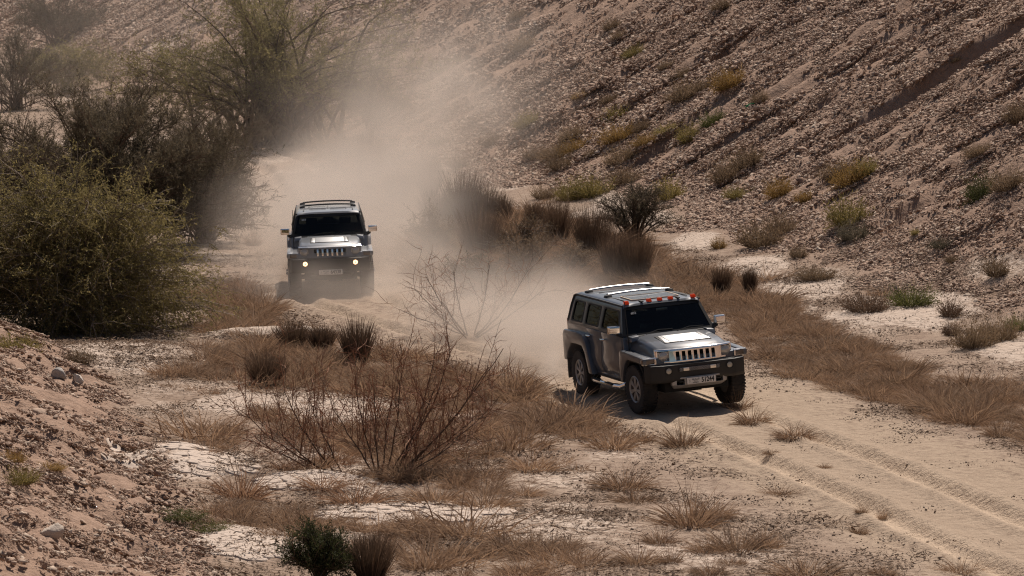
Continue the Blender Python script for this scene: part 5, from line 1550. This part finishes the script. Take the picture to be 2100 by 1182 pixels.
# ---------------------------------------------------------------- dust thrown up by the wheels: soft clouds, densities summed from puffs
PUFFS = [  # centre, spread, density
    ((-4.1, 88.0, 1.0), (1.8, 3.2, 1.1), .40), ((-4.2, 96, .9), (1.9, 5.0, 1.1), .18), ((-3.4, 101, 1.5), (2.3, 6, 1.2), .10), ((-2.8, 112, 2.4), (2.8, 7, 1.5), .085),
    ((-2.0, 119, 3.8), (3.0, 6, 1.7), .045), ((-4.1, 80.2, .2), (1.4, .9, .52), .50), ((-4.1, 81.5, .0), (1.5, 2.5, .40), .30), ((-6.0, 84, .3), (.9, 2.5, .5), .06), ((-2.2, 84.5, .5), (.9, 2.5, .8), .26), ((-5.3, 92, .6), (1.6, 4.0, .8), .16),
    ((.35, 69.0, .45), (1.0, 2.4, .55), .50), ((-.6, 72.6, .6), (1.3, 2.6, .7), .30), ((1.0, 72.5, .8), (1.3, 2.6, .6), .20), ((.75, 66.2, .2), (.4, .6, .30), 1.7), ((1.6, 65.2, .12), (.5, .8, .18), .3), ((-1.6, 78, .6), (1.5, 3.0, .6), .07),
]
DRIFT = [((-15, 160, 3.0), (11, 32, 5.0), .0042), ((-4, 128, 3.5), (7, 14, 3.5), .006)]
m = bpy.data.materials.new('dust'); m.use_nodes = True; m.node_tree.nodes.clear()
pv = m.node_tree.nodes.new('ShaderNodeVolumePrincipled'); mo = m.node_tree.nodes.new('ShaderNodeOutputMaterial')
m.node_tree.links.new(pv.outputs[0], mo.inputs['Volume'])
pv.inputs['Color'].default_value = (.80, .715, .645, 1); pv.inputs['Density'].default_value = 1.0; pv.inputs['Anisotropy'].default_value = .25
DUST_MAT = m


def dust_volume(NAME, LABEL, LO, HI, RES, SPOTS, CUT):
    dm = bpy.data.meshes.new(NAME); dust = bpy.data.objects.new(NAME, dm); COL.objects.link(dust)
    tag(dust, LABEL, kind='stuff')
    ng = bpy.data.node_groups.new(NAME, 'GeometryNodeTree')
    ng.interface.new_socket('Geometry', in_out='INPUT', socket_type='NodeSocketGeometry'); ng.interface.new_socket('Geometry', in_out='OUTPUT', socket_type='NodeSocketGeometry')
    N, L = ng.nodes, ng.links
    vc, go, sm = N.new('GeometryNodeVolumeCube'), N.new('NodeGroupOutput'), N.new('GeometryNodeSetMaterial')
    vc.inputs['Min'].default_value, vc.inputs['Max'].default_value = LO, HI
    for a, v in zip('XYZ', RES): vc.inputs['Resolution ' + a].default_value = v
    pos = N.new('GeometryNodeInputPosition')

    def mth(op, a, b=None):
        o = N.new('ShaderNodeMath'); o.operation = op
        for i, v in enumerate((a, b)):
            if v is None: continue
            if isinstance(v, (int, float)): o.inputs[i].default_value = v
            else: L.new(v, o.inputs[i])
        return o.outputs[0]

    def vmth(op, a, b=None):
        o = N.new('ShaderNodeVectorMath'); o.operation = op
        for i, v in enumerate((a, b)):
            if v is None: continue
            if isinstance(v, tuple): o.inputs[i].default_value = v
            else: L.new(v, o.inputs[i])
        return o

    nz = N.new('ShaderNodeTexNoise'); nz.inputs['Scale'].default_value = .55; nz.inputs['Detail'].default_value = 4; nz.inputs['Roughness'].default_value = .6
    L.new(pos.outputs[0], nz.inputs['Vector'])
    wob = vmth('MULTIPLY_ADD', nz.outputs['Color'], (1.6, 2.4, 1.2)); L.new(pos.outputs[0], wob.inputs[2])
    wp = vmth('SUBTRACT', wob.outputs[0], (.8, 1.2, .6)).outputs[0]
    tot = None
    for c, s_, a in SPOTS:
        d = vmth('MULTIPLY', vmth('SUBTRACT', wp, c).outputs[0], tuple(1 / q for q in s_)).outputs[0]
        g = mth('MULTIPLY', mth('EXPONENT', mth('MULTIPLY', vmth('DOT_PRODUCT', d, d).outputs['Value'], -1.0)), a)
        tot = g if tot is None else mth('ADD', tot, g)
    nz2 = N.new('ShaderNodeTexNoise'); nz2.inputs['Scale'].default_value = .55; nz2.inputs['Detail'].default_value = 5; nz2.inputs['Roughness'].default_value = .62
    mp = vmth('ADD', pos.outputs[0], (31.0, 7.0, 3.0)); L.new(mp.outputs[0], nz2.inputs['Vector'])
    mr = N.new('ShaderNodeMapRange'); mr.inputs[1].default_value = .38; mr.inputs[2].default_value = .64; mr.inputs[3].default_value = .12; mr.inputs[4].default_value = 2.0
    L.new(nz2.outputs[0], mr.inputs[0])
    den = mth('MAXIMUM', mth('SUBTRACT', mth('MULTIPLY', tot, mr.outputs[0]), CUT), 0.0)
    L.new(den, vc.inputs['Density'])
    sm.inputs['Material'].default_value = DUST_MAT
    L.new(vc.outputs[0], sm.inputs[0]); L.new(sm.outputs[0], go.inputs[0])
    md = dust.modifiers.new('dust', 'NODES'); md.node_group = ng



dust_volume('dust_cloud', 'pale dust hanging behind both cars and drifting over the slope', (-13.0, 62.0, -.4), (7.0, 132.0, 7.6), (84, 230, 40), PUFFS, .003)
dust_volume('dust_haze', 'thin dust left in the air over the far end of the valley', (-42.0, 104.0, -.5), (10.0, 236.0, 12.0), (40, 80, 14), DRIFT, .0006)
